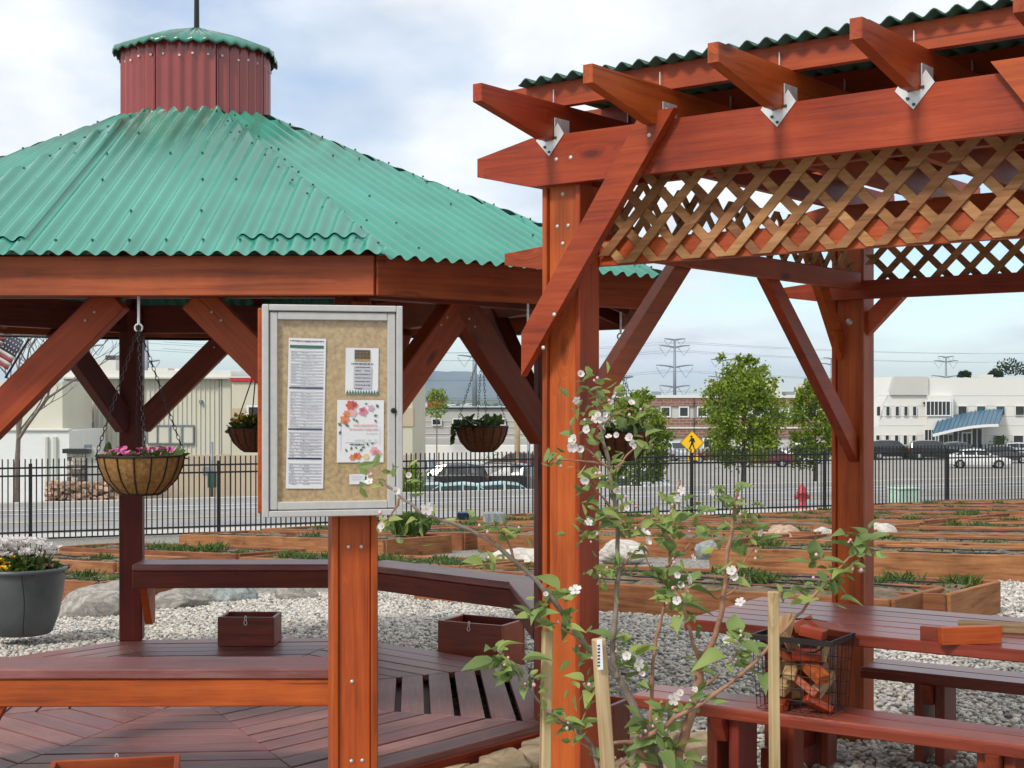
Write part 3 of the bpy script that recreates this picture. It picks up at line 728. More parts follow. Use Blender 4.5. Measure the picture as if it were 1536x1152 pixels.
printing(sh, 'heading_text', 'dark', words(526, 558, 544, 2.2, rg, .95), 'stuff')
printing(sh, 'list_panel', 'pale', [(529.5, 549, 556, 583)])
o_, M_, c_2 = sh
m = MB()
for y in np.arange(549.5, 582, 5.4):
    for x0, y0, x1, y1 in words(532, 554, y, 1.6, rg, .9):
        a, b = kl(x0, y1), kl(x1, y0); m.add([(a[0]-c_2[0], -.0048, a[1]-c_2[1]), (b[0]-c_2[0], -.0048, a[1]-c_2[1]), (b[0]-c_2[0], -.0048, b[1]-c_2[1]), (a[0]-c_2[0], -.0048, b[1]-c_2[1])], [(0, 1, 2, 3)])
tag(m.build('list_text', INK['dark'], o_, M_), kind='stuff')
m = MB()
for x in np.arange(518.5, 565, 4.0):
    a, b, t_op = kl(x, 590.5), kl(x + 4, 590.5), kl(x + 2, 584.5); m.add([(a[0]-c_2[0], -.0042, a[1]-c_2[1]), (b[0]-c_2[0], -.0042, b[1]-c_2[1]), (t_op[0]-c_2[0], -.0042, t_op[1]-c_2[1])], [(0, 1, 2)])
m.build('zigzag_border', INK['green'], o_, M_)
sh = sheet('paper_invitation', 505, 600, 574, 694.5, 'white invitation with printed coral and pink flowers in its corners', 'paper', R(.4))
o_, M_, c_2 = sh
def blob(name, col, spots, dep=-.0044):
    m = MB()
    for px, py, r, n in spots:
        x, z = kl(px, py); x -= c_2[0]; z -= c_2[1]; rr = r * KW / 204; b = len(m.v); k = 20
        v = [(x, dep, z)] + [(x + rr * (1 + .2*math.cos(n*q)) * math.cos(q), dep, z + rr * (1 + .2*math.cos(n*q)) * math.sin(q)) for q in np.linspace(0, 6.283, k, endpoint=False)]
        m.add(v, [(0, 1 + i, 1 + (i+1) % k) for i in range(k)])
    m.build(name, INK[col], o_, M_)
def leaflet(name, col, spots, dep=-.0046):
    m = MB()
    for px, py, l, ang in spots:
        x, z = kl(px, py); x -= c_2[0]; z -= c_2[1]; l *= KW / 204; d = (math.cos(ang), math.sin(ang)); n_ = (-d[1], d[0])
        m.add([(x, dep, z), (x + d[0]*l*.5 + n_[0]*l*.28, dep, z + d[1]*l*.5 + n_[1]*l*.28), (x + d[0]*l, dep, z + d[1]*l), (x + d[0]*l*.5 - n_[0]*l*.28, dep, z + d[1]*l*.5 - n_[1]*l*.28)], [(0, 1, 2, 3)])
    m.build(name, INK[col], o_, M_)
blob('printed_flowers', 'orange', [(516, 630, 6.5, 5), (519, 621, 5, 6), (536, 685, 5, 5), (528, 687, 4.5, 6)])
blob('printed_flowers', 'red', [(525, 608, 7, 6), (531, 607, 4, 5), (517, 634, 3, 5), (533, 683, 3, 5)], -.005)
blob('printed_flowers', 'rose', [(528, 619, 6, 5), (560, 677, 6, 6), (566, 681, 5, 5)])
blob('printed_flowers', 'pink', [(543, 617, 6, 5), (561, 679, 3, 5), (542, 615, 3, 5)], -.0052)
blob('printed_flowers', 'mauve', [(555, 612, 4.5, 5)]); blob('printed_flowers', 'cream', [(548, 686, 4.5, 6)])
leaflet('printed_leaves', 'leaf', [(562, 606, 7, -.9), (563, 612, 6, 1.2), (527, 628, 6, -.5), (533, 629, 6, -1.2), (512, 640, 8, 2.4), (511, 646, 7, -2.0), (558, 624, 7, .2), (560, 629, 6, -1.0), (516, 637, 8, -.4),
    (520, 679, 6, 2), (525, 676, 6, 1.2), (538, 678, 7, .8), (541, 672, 6, .2), (551, 670, 6, 1.9), (555, 667, 5, .6), (545, 606, 5, .2), (535, 674, 5, 2.4)])
printing(sh, 'border_line', 'mauve', [(510.5, 640, 511, 678), (568, 640, 568.5, 668)])
printing(sh, 'script_text', 'rose', words(529, 564, 637, 2.4, rg, 1) + words(523, 565, 643, 2.6, rg, 1), 'stuff')
printing(sh, 'small_text', 'pale', words(546, 565, 650, 1.3, rg) + words(528, 565, 660, 1.3, rg) + words(518, 565, 663.5, 1.3, rg), 'stuff')
printing(sh, 'name_text', 'dark', words(524, 546, 666.5, 2.2, rg, 1), 'stuff')
sh = sheet('paper_card', 523, 712, 551, 727.5, 'blank-looking white card at the foot of the cork board', 'card', R(-.6))
printing(sh, 'small_text', 'pale', words(527, 546, 716, 1.0, rg) + words(527, 546, 720, 1.0, rg), 'stuff')

# ------------------------------------------------------------------ pergola
PA = R(38); AX, AY, LV, LU = .22, 5.375, 2.47, 2.17
pu, pv = Vector((math.cos(PA), -math.sin(PA), 0)), Vector((math.sin(PA), math.cos(PA), 0))
def pg(u, v, z=0): return Vector((AX, AY, 0)) + pu * u + pv * v + Z * z
PG = thing('pergola', (AX, AY, 0), 'red stained pergola with lattice panels and dark corrugated roof', 'pergola')
MU = lambda u, v: frame(pg(u, v, 0), pu)              # local x along u, y along v, z up
MV = lambda u, v: frame(pg(u, v, 0), pv)
for u in (0, LU):
    for v in (0, LV):
        board('post', pg(u, v, -.05), pg(u, v, 2.70), .128, .100, W_RED, PG, up=tuple(pv), c=.004)
        for s in (-1, 1): board('post_trim', pg(u + s * .076, v, -.05), pg(u + s * .076, v, 2.535), .022, .130, W_RED, PG, up=tuple(pv), c=.004)
e0, e1 = -.37, LU + .37
def tails(z0, z1, t0=.26, tip=.07, drop=.035):
    zc = (z0 + z1) / 2 + .005; a, b = zc - tip / 2, zc + tip / 2
    return [(e0, a), (e0 + t0, z0), (e1 - t0, z0), (e1, a), (e1, b), (e1 - t0, z1), (e0 + t0, z1), (e0, b)]
for v0, sg in ((0, 1), (LV, -1)):
    for s in (-1, 1): prism('beam', tails(2.534, 2.716), .038, W_RED, PG, MU(0, v0 + s * .085))
    prism('lattice_rail', tails(2.24, 2.332, .2, .045), .038, W_RED, PG, MU(0, v0 + sg * .085))
r0, r1 = -.53, LV + .53
US = [-.02 + .468 * i for i in range(6)]
for u in US:
    prism('rafter', [(r0, 2.775), (r0 + .36, 2.697), (r1 - .36, 2.697), (r1, 2.775), (r1, 2.836), (r0, 2.836)], .04, W_RED, PG, MV(u, 0))
VS = [-.02 + .502 * j for j in range(6)]
for v in VS:
    zb = 2.8365; prism('purlin', [(e0, zb + .05), (e0 + .24, zb), (e1 - .24, zb), (e1, zb + .05), (e1, zb + .09), (e0, zb + .09)], .038, W_RED, PG, MU(0, v))
# corrugated sheet, corrugation along v
n = int((LU + .45) / .0095); vv = []; ff = []
for i in range(n + 1):
    u = -.18 + (LU + .45) * i / n; z = 2.9375 + .0115 * math.cos(2 * math.pi * u / .072)
    for v in (-.09, LV * .5, LV + .15): vv.append((u, v, z))
for i in range(n):
    for k in range(2): ff.append((3*i + k, 3*i + 3 + k, 3*i + 4 + k, 3*i + 1 + k))
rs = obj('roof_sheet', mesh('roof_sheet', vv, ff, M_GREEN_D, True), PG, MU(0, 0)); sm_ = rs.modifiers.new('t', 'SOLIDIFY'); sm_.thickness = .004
# braces
def brace(poly, M, th=.038): return prism('brace', poly, th, W_RED, PG, M)
brace([(-.125, 1.825), (-.125, 1.985), (.405, 2.745), (.54, 2.745)], MU(0, -.125))
brace([(LU + .125, 1.845), (LU + .125, 1.965), (LU - .425, 2.745), (LU - .535, 2.745)], MU(0, -.126))
brace([(.03, 1.60), (.03, 1.72), (.70, 2.325), (.83, 2.325)], MV(.03, 0), .05)
brace([(LV - .03, 1.40), (LV - .03, 1.53), (LV - .95, 2.325), (LV - 1.07, 2.325)], MV(.03, 0), .05)
brace([(LV - .04, 1.92), (LV - .04, 2.06), (LV - .36, 2.50), (LV - .47, 2.50)], MV(-.05, 0), .04)
brace([(.07, 2.04), (.07, 2.16), (.17, 2.255), (.29, 2.255)], MU(0, LV), .05)
brace([(LU - .07, 1.92), (LU - .07, 2.05), (LU - .40, 2.31), (LU - .53, 2.31)], MU(0, LV), .05)
board('side_rail', pg(.085, .13, 2.325), pg(.085, LV - .13, 2.325), .038, .09, W_RED, PG)
board('side_rail', pg(LU - .085, .13, 2.285), pg(LU - .085, LV - .13, 2.285), .038, .09, W_RED, PG)
# lattice laths, each one a piece
def lattice(length, M, y0, back, z0=2.243):
    z1 = 2.595; H = z1 - z0; wl = .0235
    for layer, sg in ((0, 1), (1, -1)):
        y = y0 + layer * .009 * back; k = -3
        while k * .140 < length + H:
            a = k * .140 + (.04 if layer else 0); k += 1
            lo, hi = (a, a + H) if sg > 0 else (a + H, a)
            # clip the lath to the panel
            t0, t1 = 0., 1.
            for lim, gt in ((0.03, 1), (length - .03, 0)):
                d = hi - lo
                tt = (lim - lo) / d
                if (d > 0) == bool(gt): t0 = max(t0, tt)
                else: t1 = min(t1, tt)
            if t1 - t0 < .08: continue
            xa, xb = lo + (hi - lo) * t0, lo + (hi - lo) * t1; za, zb = z0 + H * t0, z0 + H * t1
            prism('lath', [(xa - wl, za), (xa + wl, za), (xb + wl, zb), (xb - wl, zb)], .008, W_LAT, PG, M @ Matrix.Translation((0, y, 0)), .001)
lattice(LU - .17, MU(.085, 0), .050, 1)
lattice(LU - .17, MU(.085, LV), -.059, 1)
lattice(LV - .2, MV(.05, .1), -.012, 1, 2.285)
lattice(LV - .2, MV(LU - .05, .1), .004, 1)
# galvanised ties
def tie(u, v, sg=1):
    m = MB(); t = .0025
    for poly in ([(-.062, 2.703), (-.002, 2.640), (.066, 2.716), (.038, 2.758), (.026, 2.742), (.026, 2.700), (-.022, 2.694), (-.028, 2.730), (-.040, 2.735)],):
        k = len(poly); vs = [(x, 0, z) for x, z in poly] + [(x, t, z) for x, z in poly]
        m.add(vs, [tuple(range(k))[::-1], tuple(range(k, 2*k))] + [(i, (i+1) % k, k + (i+1) % k, k + i) for i in range(k)])
    m.box((.0245, .045, 2.745), (.004, .09, .07)); 
    for x, z in ((-.02, 2.675), (.0, 2.655), (.03, 2.705)): m.box((x, -.002, z), (.008, .006, .008), m=1)
    m.build('rafter_tie', [M_GALV, M_SCREW_D], PG, frame(pg(u, v, 0), pu))
for u in US[:5]: tie(u, -.1075)
for j, v in enumerate(VS[:3]):
    for u in US[:4]:
        m = MB(); t = .003; poly = [(-.0, 2.80), (.045, 2.845), (.0, 2.90)]
        m.add([(-.0225, y, z) for y, z in poly] + [(-.0255, y, z) for y, z in poly], [(0, 1, 2), (5, 4, 3), (0, 3, 4, 1), (1, 4, 5, 2), (2, 5, 3, 0)])
        m.box((-.03, .012, 2.85), (.006, .01, .01), m=1)
        m.build('purlin_tie', [M_GALV, M_SCREW_D], PG, frame(pg(u, v - .03, 0), pu))
nf = -pv
for du, z in ((.0, 2.505), (-.025, 2.385), (.025, 2.385), (.0, 2.32), (-.02, 1.93), (.03, 2.05)): bolt(PG, pg(du, -.0505 if z > 2.2 else -.145, z), nf, .0085)
for du in (.01, .075): bolt(PG, pg(du, -.1045, 2.625), nf, .0085)
bolt(PG, pg(.44, -.145, 2.66), nf, .0085); bolt(PG, pg(.005, LV - .051, 2.13), nf, .02)

# ------------------------------------------------------------------ picnic table and benches
ta = R(33); tu, tv = Vector((math.cos(ta), -math.sin(ta), 0)), Vector((math.sin(ta), math.cos(ta), 0))
def slab_set(root, o, length, width, n, z, th, mat, name):
    w_ = width / n
    for k in range(n):
        c = o + tv * (w_ * (k + .5)); board(name, c + Z * (z - th/2), c + tu * length + Z * (z - th/2 + random.uniform(-.001, .001)), w_ - .006, th, mat, root, c=.005)
T0 = Vector((.78, 6.45, 0)); TL = 2.0
TB = thing('picnic_table', T0 + tu * 1 + tv * .42, 'red plank picnic table standing on the gravel under the pergola', 'table')
slab_set(TB, T0, TL, .86, 6, .75, .042, W_TABTOP, 'tabletop_plank')
board('apron', T0 + tv * -.004 + Z * .728, T0 + tu * TL + tv * -.004 + Z * .728, .022, .05, W_TABLE, TB)
for a in (.36, 1.62):
    c = T0 + tu * a; board('cross_beam', c + tv * .06 + Z * .67, c + tv * .80 + Z * .67, .06, .075, W_TABLE, TB)
    for b in (.22, .64):
        board('leg', c + tv * b, c + tv * b + Z * .64, .11, .09, W_TABLE, TB, up=tuple(tv))
        board('leg_cheek', c + tv * b + tu * .075 + Z * .02, c + tv * b + tu * .075 + Z * .62, .035, .12, W_TABLE, TB, up=tuple(tv))
    board('foot_rail', c + tv * .05 + Z * .16, c + tv * .81 + Z * .16, .04, .09, W_TABLE, TB)
def pbench(o, length, label, legs):
    b = thing('picnic_bench', o + tu * length / 2, label, 'bench', 'benches at the picnic table')
    slab_set(b, o, length, .28, 2, .45, .045, W_TABTOP, 'seat_plank')
    board('apron', o + tv * .006 + Z * .418, o + tu * length + tv * .006 + Z * .418, .026, .04, W_TABLE, b)
    for a in legs:
        c = o + tu * a + tv * .14
        prism('leg_bracket', [(-.17, .40), (.17, .40), (.12, .30), (-.12, .30)], .05, W_TABLE, b, frame(c, tv))
        board('leg', c - tu * .05, c - tu * .05 + Z * .40, .20, .045, W_TABLE, b, up=tuple(tu))
        board('leg', c + tu * .05, c + tu * .05 + Z * .40, .20, .045, W_TABLE, b, up=tuple(tu))
pbench(Vector((.515, 6.25, 0)) , 2.0, 'red picnic bench nearest the apple tree carrying the wire basket', (.42, 1.55))
pbench(Vector((1.676, 6.90, 0)), 1.7, 'red picnic bench on the far side of the table', (.32, 1.3))
# offcuts left on the table
def cut(name, c, d, rz, mat, label, tilt=0):
    M = Matrix.Translation(Vector(c)) @ Matrix.Rotation(rz, 4, 'Z') @ Matrix.Rotation(tilt, 4, 'Y')
    return tag(obj(name, chamfer_mesh(d, .003, mat, name), None, M), label, 'wood offcut', 'wood offcuts')
def on_table(px, py, dz): 
    D = (EYE - .75) * F / (py - HOR); return P(px, py, D) + Z * dz
cut('wood_offcut', on_table(1410, 962, .03), (.15, .05, .06), -ta, W_TABLE, 'short dark red block at the left end of the table offcuts')
cut('wood_offcut', on_table(1455, 966, .036), (.26, .04, .072), R(10), W_RED, 'red board with pale cut end lying near the table edge')
cut('wood_offcut', on_table(1500, 947, .018), (.34, .09, .036), R(-18), W_OLD, 'flat pale board lying behind the red offcut on the table')

# wire basket with offcuts on the near bench
WBc = Vector((.515, 6.25, 0)) + tu * .74 + tv * .135
WB = thing('wire_basket', WBc + Z * .455, 'black wire crate full of wood offcuts on the near bench', 'wire basket')
WM_ = frame(WBc + Z * .455, tu)
wx, wy, wh = .34, .26, .30
def ring(m, z, g, r): 
    x, y = wx/2 * g, wy/2 * g; m.tube([(-x, -y, z), (x, -y, z), (x, y, z), (-x, y, z), (-x, -y, z)], r, 5)
m = MB()
for k in range(9):
    x = -wx/2 + wx * k / 8
    for s in (-1, 1): m.tube([(x * .9, s * wy/2 * .9, .004), (x, s * wy/2, wh)], .0016, 4)
    m.tube([(x * .9, -wy/2 * .9, .004), (x * .9, wy/2 * .9, .004)], .0016, 4)
for k in range(7):
    y = -wy/2 + wy * k / 6
    for s in (-1, 1): m.tube([(s * wx/2 * .9, y * .9, .004), (s * wx/2, y, wh)], .0016, 4)
for k in range(6): ring(m, .004 + wh * k / 6, .9 + .1 * k / 6, .0016)
m.build('wire_mesh', M_WIRE, WB, WM_)
m = MB()
for s in (-1, 1):
    m.box((0, s * wy/2, wh), (wx + .02, .008, .022)); m.box((s * wx/2, 0, wh), (.008, wy + .0, .0219))
m.build('rim', M_WIRE, WB, WM_)
for s, a in ((-1, -.6), (1, .5)):
    m = MB(); m.tube([(wx/2 * .8 * math.cos(q), s * wy/2 + s * .0 - a * .10 * math.sin(q), wh + .06 * math.sin(q) * (1 if s > 0 else -1)) for q in np.linspace(0, math.pi, 12)], .004, 5); m.build('handle', M_WIRE, WB, WM_)
rg = random.Random(11); spots = []
for layer in range(5):
    for k in range(4):
        spots.append(((k % 2 - .5) * .14 + rg.uniform(-.03, .03), (k // 2 - .5) * .10 + rg.uniform(-.02, .02), .035 + layer * .066))
names_ = ['bottom layer', 'second layer', 'third layer', 'fourth layer', 'top of the heap']; side_ = ['front left', 'front right', 'back left', 'back right']
for i, (x, y, z) in enumerate(spots):
    top = i >= 16; d = (rg.uniform(.10, .17), rg.uniform(.04, .075), rg.uniform(.03, .045)); mt = rg.choice([W_RED, W_OLD, W_DARK, W_FAS, W_OLD])
    M = WM_ @ Matrix.Translation((x * (.9 if not top else 1), y, z + (.03 if top else 0))) @ Matrix.Rotation(rg.uniform(0, 3.1), 4, 'Z') @ Matrix.Rotation(rg.uniform(-.55, .55), 4, 'Y') @ Matrix.Rotation(rg.uniform(-.5, .5), 4, 'X')
    tag(obj('wood_offcut', chamfer_mesh(d, .003, mt, 'wood_offcut'), None, M), '%s wood offcut %s in the wire crate, %s' % ('raw tan' if mt is W_OLD else 'dark red' if mt is W_DARK else 'red stained', names_[i // 4] if not top else 'on ' + names_[4], side_[i % 4]), 'wood offcut', 'wood offcuts')

# ------------------------------------------------------------------ planter boxes
def planter(c, L_, W_, H_, rz, label, mat=W_TABLE):
    b = thing('planter_box', c, label, 'planter box', 'wooden boxes on and by the deck')
    M = Matrix.Translation(Vector(c)) @ Matrix.Rotation(rz, 4, 'Z'); t = .022
    for s in (-1, 1):
        obj('side_board', chamfer_mesh((L_, t, H_), .003, mat, 'side_board'), b, M @ Matrix.Translation((0, s * (W_/2 - t/2), H_/2)))
        obj('end_board', chamfer_mesh((t, W_ - 2*t - .001, H_ - .004), .003, mat, 'end_board'), b, M @ Matrix.Translation((s * (L_/2 - t/2), 0, H_/2)))
        m = MB(); m.tube([(.010 * math.cos(q), 0, .016 * math.sin(q)) for q in np.linspace(0, 6.28, 11)], .003, 5); m.tube([(.006*math.cos(q), .004, .03 + .016*math.sin(q)) for q in np.linspace(0, 6.28, 11)], .003, 5)
        m.build('shackle', M_GALV, b, M @ Matrix.Translation((0, s * (W_/2 + .008), H_ - .035)))
    obj('floor_board', chamfer_mesh((L_ - 2*t - .002, W_ - 2*t - .002, .02), .003, W_OLD, 'floor_board'), b, M @ Matrix.Translation((0, 0, .04)))
    return b
planter((P(375, 952, 9.47).x, 9.47, DECK + .002), .37, .26, .19, R(-2), 'small dark red wooden box on gravel behind the deck under the back bench')
planter((P(722, 985, 9.3).x, 9.32, .0), .47, .32, .30, R(-28), 'dark red wooden box standing on gravel in front of the bench corner')
planter((-1.56, 5.62, 0), .50, .30, .30, R(12), 'orange-brown wooden box in the lower left corner by the gazebo bench', W_FAS)
planter((.43, 6.72, .06), .18, .2, .27, R(-30), 'narrow dark red box standing behind the apple tree beside the bench')

# ------------------------------------------------------------------ flagstones
ps = thing('flagstone_path', (.2, 6.7, 0), 'tan sandstone flagstones set in the gravel beside the deck', 'path')
FL = []; rg = random.Random(31); NXF, NYF = 8, 7
gp = [[Vector((-1.25 + .40 * i + rg.uniform(-.10, .10) + (.2 if j % 2 else 0), 5.55 + .34 * j + rg.uniform(-.07, .07))) for i in range(NXF)] for j in range(NYF)]
def octd(p): return max((p.x - GX) * math.cos(R(45*k + 4)) + (p.y - GY) * math.sin(R(45*k + 4)) for k in range(8))
inside = [[octd(p) < 1.88 for p in row] for row in gp]
for row in gp:
    for p in row:
        d_ = octd(p)
        if d_ < 1.88: p -= Vector((GX, GY)); p *= 1.885 / max(d_, .3); p += Vector((GX, GY))
for j in range(NYF - 1):
    for i in range(NXF - 1):
        if rg.random() < .06: continue
        q = [gp[j][i], gp[j][i+1], gp[j+1][i+1], gp[j+1][i]]; c = sum(q, Vector((0, 0))) / 4
        if all(inside[a][b] for a, b in ((j, i), (j, i+1), (j+1, i), (j+1, i+1))) or sum(inside[a][b] for a, b in ((j, i), (j, i+1), (j+1, i), (j+1, i+1))) > 2: continue
        if c.x > 1.0 or (c.x > .55 and c.y > 7.2) or (c - Vector((AX, AY))).length < .25: continue
        pts = []
        for k in range(4):                     # cut corners and waver along the edges
            a, b = q[k], q[(k + 1) % 4]
            for t in (.10, .35, .65, .90):
                p = a.lerp(b, t) + Vector((rg.uniform(-.014, .014), rg.uniform(-.014, .014))); p = c + (p - c) * .94; pts.append(p - c)
        FL.append([p + c for p in pts]); k = len(pts); h = .062 + rg.uniform(0, .018); v = []
        for sc, z in ((1.01, -.03), (1.0, h - .010), (.97, h), (.55, h + .003)):
            for p in pts: v.append((p.x * sc, p.y * sc, z + (rg.uniform(-.004, .004) if z > 0 else 0)))
        v.append((0, 0, h + .003)); f = [(r_*k + n_, r_*k + (n_+1) % k, (r_+1)*k + (n_+1) % k, (r_+1)*k + n_) for r_ in range(3) for n_ in range(k)] + [(3*k + n_, 3*k + (n_+1) % k, 4*k) for n_ in range(k)]
        obj('flagstone', mesh('flagstone', v, f, M_FLAG), ps, Matrix.Translation((c.x, c.y, 0)))
def on_flag(x, y):
    for pl in FL:
        ins = False; n_ = len(pl)
        for a in range(n_):
            p, q = pl[a], pl[a - 1]
            if (p.y > y) != (q.y > y) and x < (q.x - p.x) * (y - p.y) / (q.y - p.y) + p.x: ins = not ins
        if ins: return True
    return False

# ------------------------------------------------------------------ raised beds
ba = R(40); bu, bv = Vector((math.cos(ba), -math.sin(ba), 0)), Vector((math.sin(ba), math.cos(ba), 0))
BH = .28
def solve_D(px, py, dz):
    D = 8.0
    for _ in range(60):
        x = (px - 768) / F * D; D = .5 * D + .5 * (EYE - gz_(x, D) - dz) * F / (py - HOR)
    return (px - 768) / F * D, D
BEDS = []
def in_bed(x, y, mrg=.05):
    for o, l, w_ in BEDS:
        dx_, dy_ = x - o.x, y - o.y; a = -(dx_ * bu.x + dy_ * bu.y); b = dx_ * bv.x + dy_ * bv.y
        if -mrg < a < l + mrg and -mrg < b < w_ + mrg: return True
    return False
ctr = {}
def bed(o, l, w_, seed, green, label):
    """o: nearest right-hand corner; runs l along -bu and w_ along bv"""
    rng = random.Random(seed); o = Vector((o[0], o[1], 0)); BEDS.append((o, l, w_))
    zs = lambda p: gz_(p.x, p.y)
    zt = max(zs(o), zs(o - bu * l)) ; 
    c0, c1, c2, c3 = o, o - bu * l, o - bu * l + bv * w_, o + bv * w_
    b = thing('raised_bed', (o - bu * l / 2 + bv * w_ / 2) + Z * zs(o - bu * l / 2 + bv * w_/2), label, 'raised bed', 'raised garden beds')
    H = BH
    def side(a, e, n_):
        h = H + .02; za, ze = zs(a) + h / 2 - .03, zs(e) + h / 2 - .03
        board(n_, a + Z * za, e + Z * ze, .045, h, W_BED, b, c=.008)
    side(c0 + bu * .0, c1, 'side_board'); side(c3, c2, 'side_board')
    side(c0 + bv * .026, c3 - bv * .026, 'end_board'); side(c1 + bv * .026, c2 - bv * .026, 'end_board')
    # soil
    n, k = 26, 7; v = []; f = []
    for i in range(n + 1):
        for j in range(k + 1):
            p = o - bu * (.02 + (l - .04) * i / n) + bv * (.02 + (w_ - .04) * j / k)
            e_ = i in (0, n) or j in (0, k)
            v.append(p + Z * (zs(p) + H - (.075 if e_ else .045 + rng.uniform(-.035, .035))))
    for i in range(n):
        for j in range(k): f.append((i*(k+1) + j, i*(k+1) + j + 1, (i+1)*(k+1) + j + 1, (i+1)*(k+1) + j))
    obj('soil', mesh('soil', v, f, M_SOIL, True), b)
    m = MB()
    for s in (.3, .68):
        if rng.random() < .45 and seed > 60: continue
        pts = [o - bu * (l * q / 28) + bv * (w_ * s + .05 * math.sin(q * .85 + seed) + .03 * math.sin(q * 1.9)) for q in range(2, 26)]
        m.tube([p + Z * (zs(p) + H - .025) for p in pts], .008, 5)
    m.build('drip_hose', M_HOSE, b)
    if green > 0:
        m = MB(); cl = int(10 * green)
        for _ in range(cl):
            p = o - bu * rng.uniform(.1, l - .1) + bv * rng.uniform(.12, w_ - .12); base = p + Z * (zs(p) + H - .05); hh = rng.uniform(.06, .15)
            for _ in range(60):
                a = rng.uniform(0, 6.28); d = Vector((math.cos(a) * .7, math.sin(a) * .7, rng.uniform(.3, 1.5))).normalized()
                leaf(m, base + Vector((rng.gauss(0, .07), rng.gauss(0, .07), 0)), d, hh * rng.uniform(.4, 1), rng, 0, .09)
        for _ in range(int(520 * green)):
            p = o - bu * rng.uniform(.05, l - .05) + bv * rng.uniform(.08, w_ - .08); base = p + Z * (zs(p) + H - .06)
            a = rng.uniform(0, 6.28); leaf(m, base, Vector((math.cos(a), math.sin(a), rng.uniform(.2, 1.2))).normalized(), rng.uniform(.03, .075), rng, 0, .22)
        tag(m.build('seedlings', M_LEAF_D, b), kind='stuff')
    return b
near = [((1335, 897), 4.8, .95, .05, 'long bare raised bed with black drip hose just behind the picnic table'),
        ((1419, 889), 4.9, 1.05, 1.6, 'leafy raised bed whose pale corner shows right of the pergola post'),
        ((146, 871), 2.6, .85, 1.6, 'grassy raised bed nearest the grey flower pot'),
        ((172, 842), 3.0, 1.0, .4, 'bare soil raised bed ending at the gazebo post on the left'),
        ((355, 829), 3.9, 1.1, 1.4, 'weedy raised bed with its corner between the gazebo post and noticeboard'),
        ((690, 847), 3.4, 1.0, 3.2, 'raised bed full of low leafy greens seen over the gazebo bench')]
for i, ((px, py), l, w_, g, lab) in enumerate(near):
    x, y = solve_D(px, py, BH); bed((x, y), l, w_, 50 + i, g, lab)
o0 = Vector((*solve_D(1419, 889, BH), 0))
rowname = {2: 'third', 3: 'fourth', 4: 'fifth', 5: 'sixth', 6: 'seventh', 7: 'eighth', 8: 'ninth', 9: 'tenth', 10: 'eleventh', 11: 'twelfth'}
cols = [(0.2, 4.9, 'behind the pergola post and apple tree'), (5.6, 5.2, 'at the right edge of the garden'), (-5.2, 4.4, 'seen over the gazebo bench'), (-10.0, 4.6, 'left of the noticeboard')]
k_i = 0
for r_ in range(1, 12):
    for ci, (s_r, l, where) in enumerate(cols):
        if r_ == 1 and ci != 1: continue
        if r_ < 3 and ci == 2: continue
        o = o0 + bu * (s_r + (r_ % 3) * .12) + bv * (1.9 * r_ - (.1 if ci == 2 else 0)); w_ = 1.38
        cs = [o, o - bu * l, o + bv * w_, o - bu * l + bv * w_]
        if max(Q(c.x, c.y) for c in cs) > 28.0 or min(c.y for c in cs) < 12.2: continue
        pxs = [768 + F * c.x / c.y for c in cs]
        if max(pxs) < -40 or min(pxs) > 1600: continue
        if any(in_bed(c.x, c.y, .12) for c in cs + [(cs[0] + cs[1]) / 2, (cs[2] + cs[3]) / 2]): continue
        k_i += 1; rr = random.Random(k_i)
        bed((o.x, o.y), l, w_, 100 + k_i, rr.choice([.2, .6, 1.2, 2.0]), 'cedar raised bed, %s row from the table, %s' % (rowname.get(r_, 'second'), where))

# ------------------------------------------------------------------ boulders, pot, small garden things
def boulder(c, d, mat, label, seed, rz=0, cut_=.0):
    rng = np.random.RandomState(seed); import bmesh
    bm = bmesh.new(); bmesh.ops.create_icosphere(bm, subdivisions=4, radius=1)
    dirs = rng.randn(16, 3); dirs /= np.linalg.norm(dirs, axis=1)[:, None]; offs = rng.uniform(.62, 1.0, 16)
    for v in bm.verts:
        n = np.array(v.co); s = 1.0
        dt = dirs @ n; msk = dt > .05
        if msk.any(): s = min(1.0, float((offs[msk] / dt[msk]).min()))
        w_ = .035 * math.sin(7 * n[0] + seed) * math.sin(6 * n[1] + 2) + .02 * math.sin(17 * n[2] + 9 * n[0] + seed)
        v.co = Vector(n * (s + w_))
    me = bpy.data.meshes.new('boulder'); bm.to_mesh(me); bm.free(); me.materials.append(mat)
    me.polygons.foreach_set('use_smooth', np.ones(len(me.polygons), dtype=bool))
    M = Matrix.Translation(Vector(c)) @ Matrix.Rotation(rz, 4, 'Z') @ Matrix.Diagonal((*[q / 2 for q in d], 1))
    return tag(obj('boulder', me, None, M), label, 'boulder', 'boulders among the beds')
def at_ground(px, py, dz=0):
    x, y = solve_D(px, py, 0); return Vector((x, y, gz_(x, y) + dz))
boulder(at_ground(140, 925, .02) + Vector((.05, .1, .05)), (.78, .5, .52), M_ROCK_G, 'long grey boulder on the gravel right of the flower pot', 1, .5)
boulder(at_ground(262, 912, .04), (.62, .5, .36), M_ROCK_G, 'pale grey boulder just right of the gazebo post below the bench', 2, .2)
boulder(at_ground(348, 902, .03), (.58, .45, .30), M_ROCK_B, 'bluish boulder under the middle of the back bench', 3, 1.0)
boulder(at_ground(440, 898, .03), (.5, .42, .26), M_ROCK_G, 'low grey boulder left of the noticeboard post', 4, .3)
boulder(at_ground(704, 868, .06), (.44, .4, .36), M_ROCK_P, 'peach coloured round boulder behind the gazebo bench', 5, .4)
boulder(at_ground(785, 866, .12), (.95, .55, .42), M_ROCK_W, 'flat white slab of rock left of the pergola post', 6, -.3)
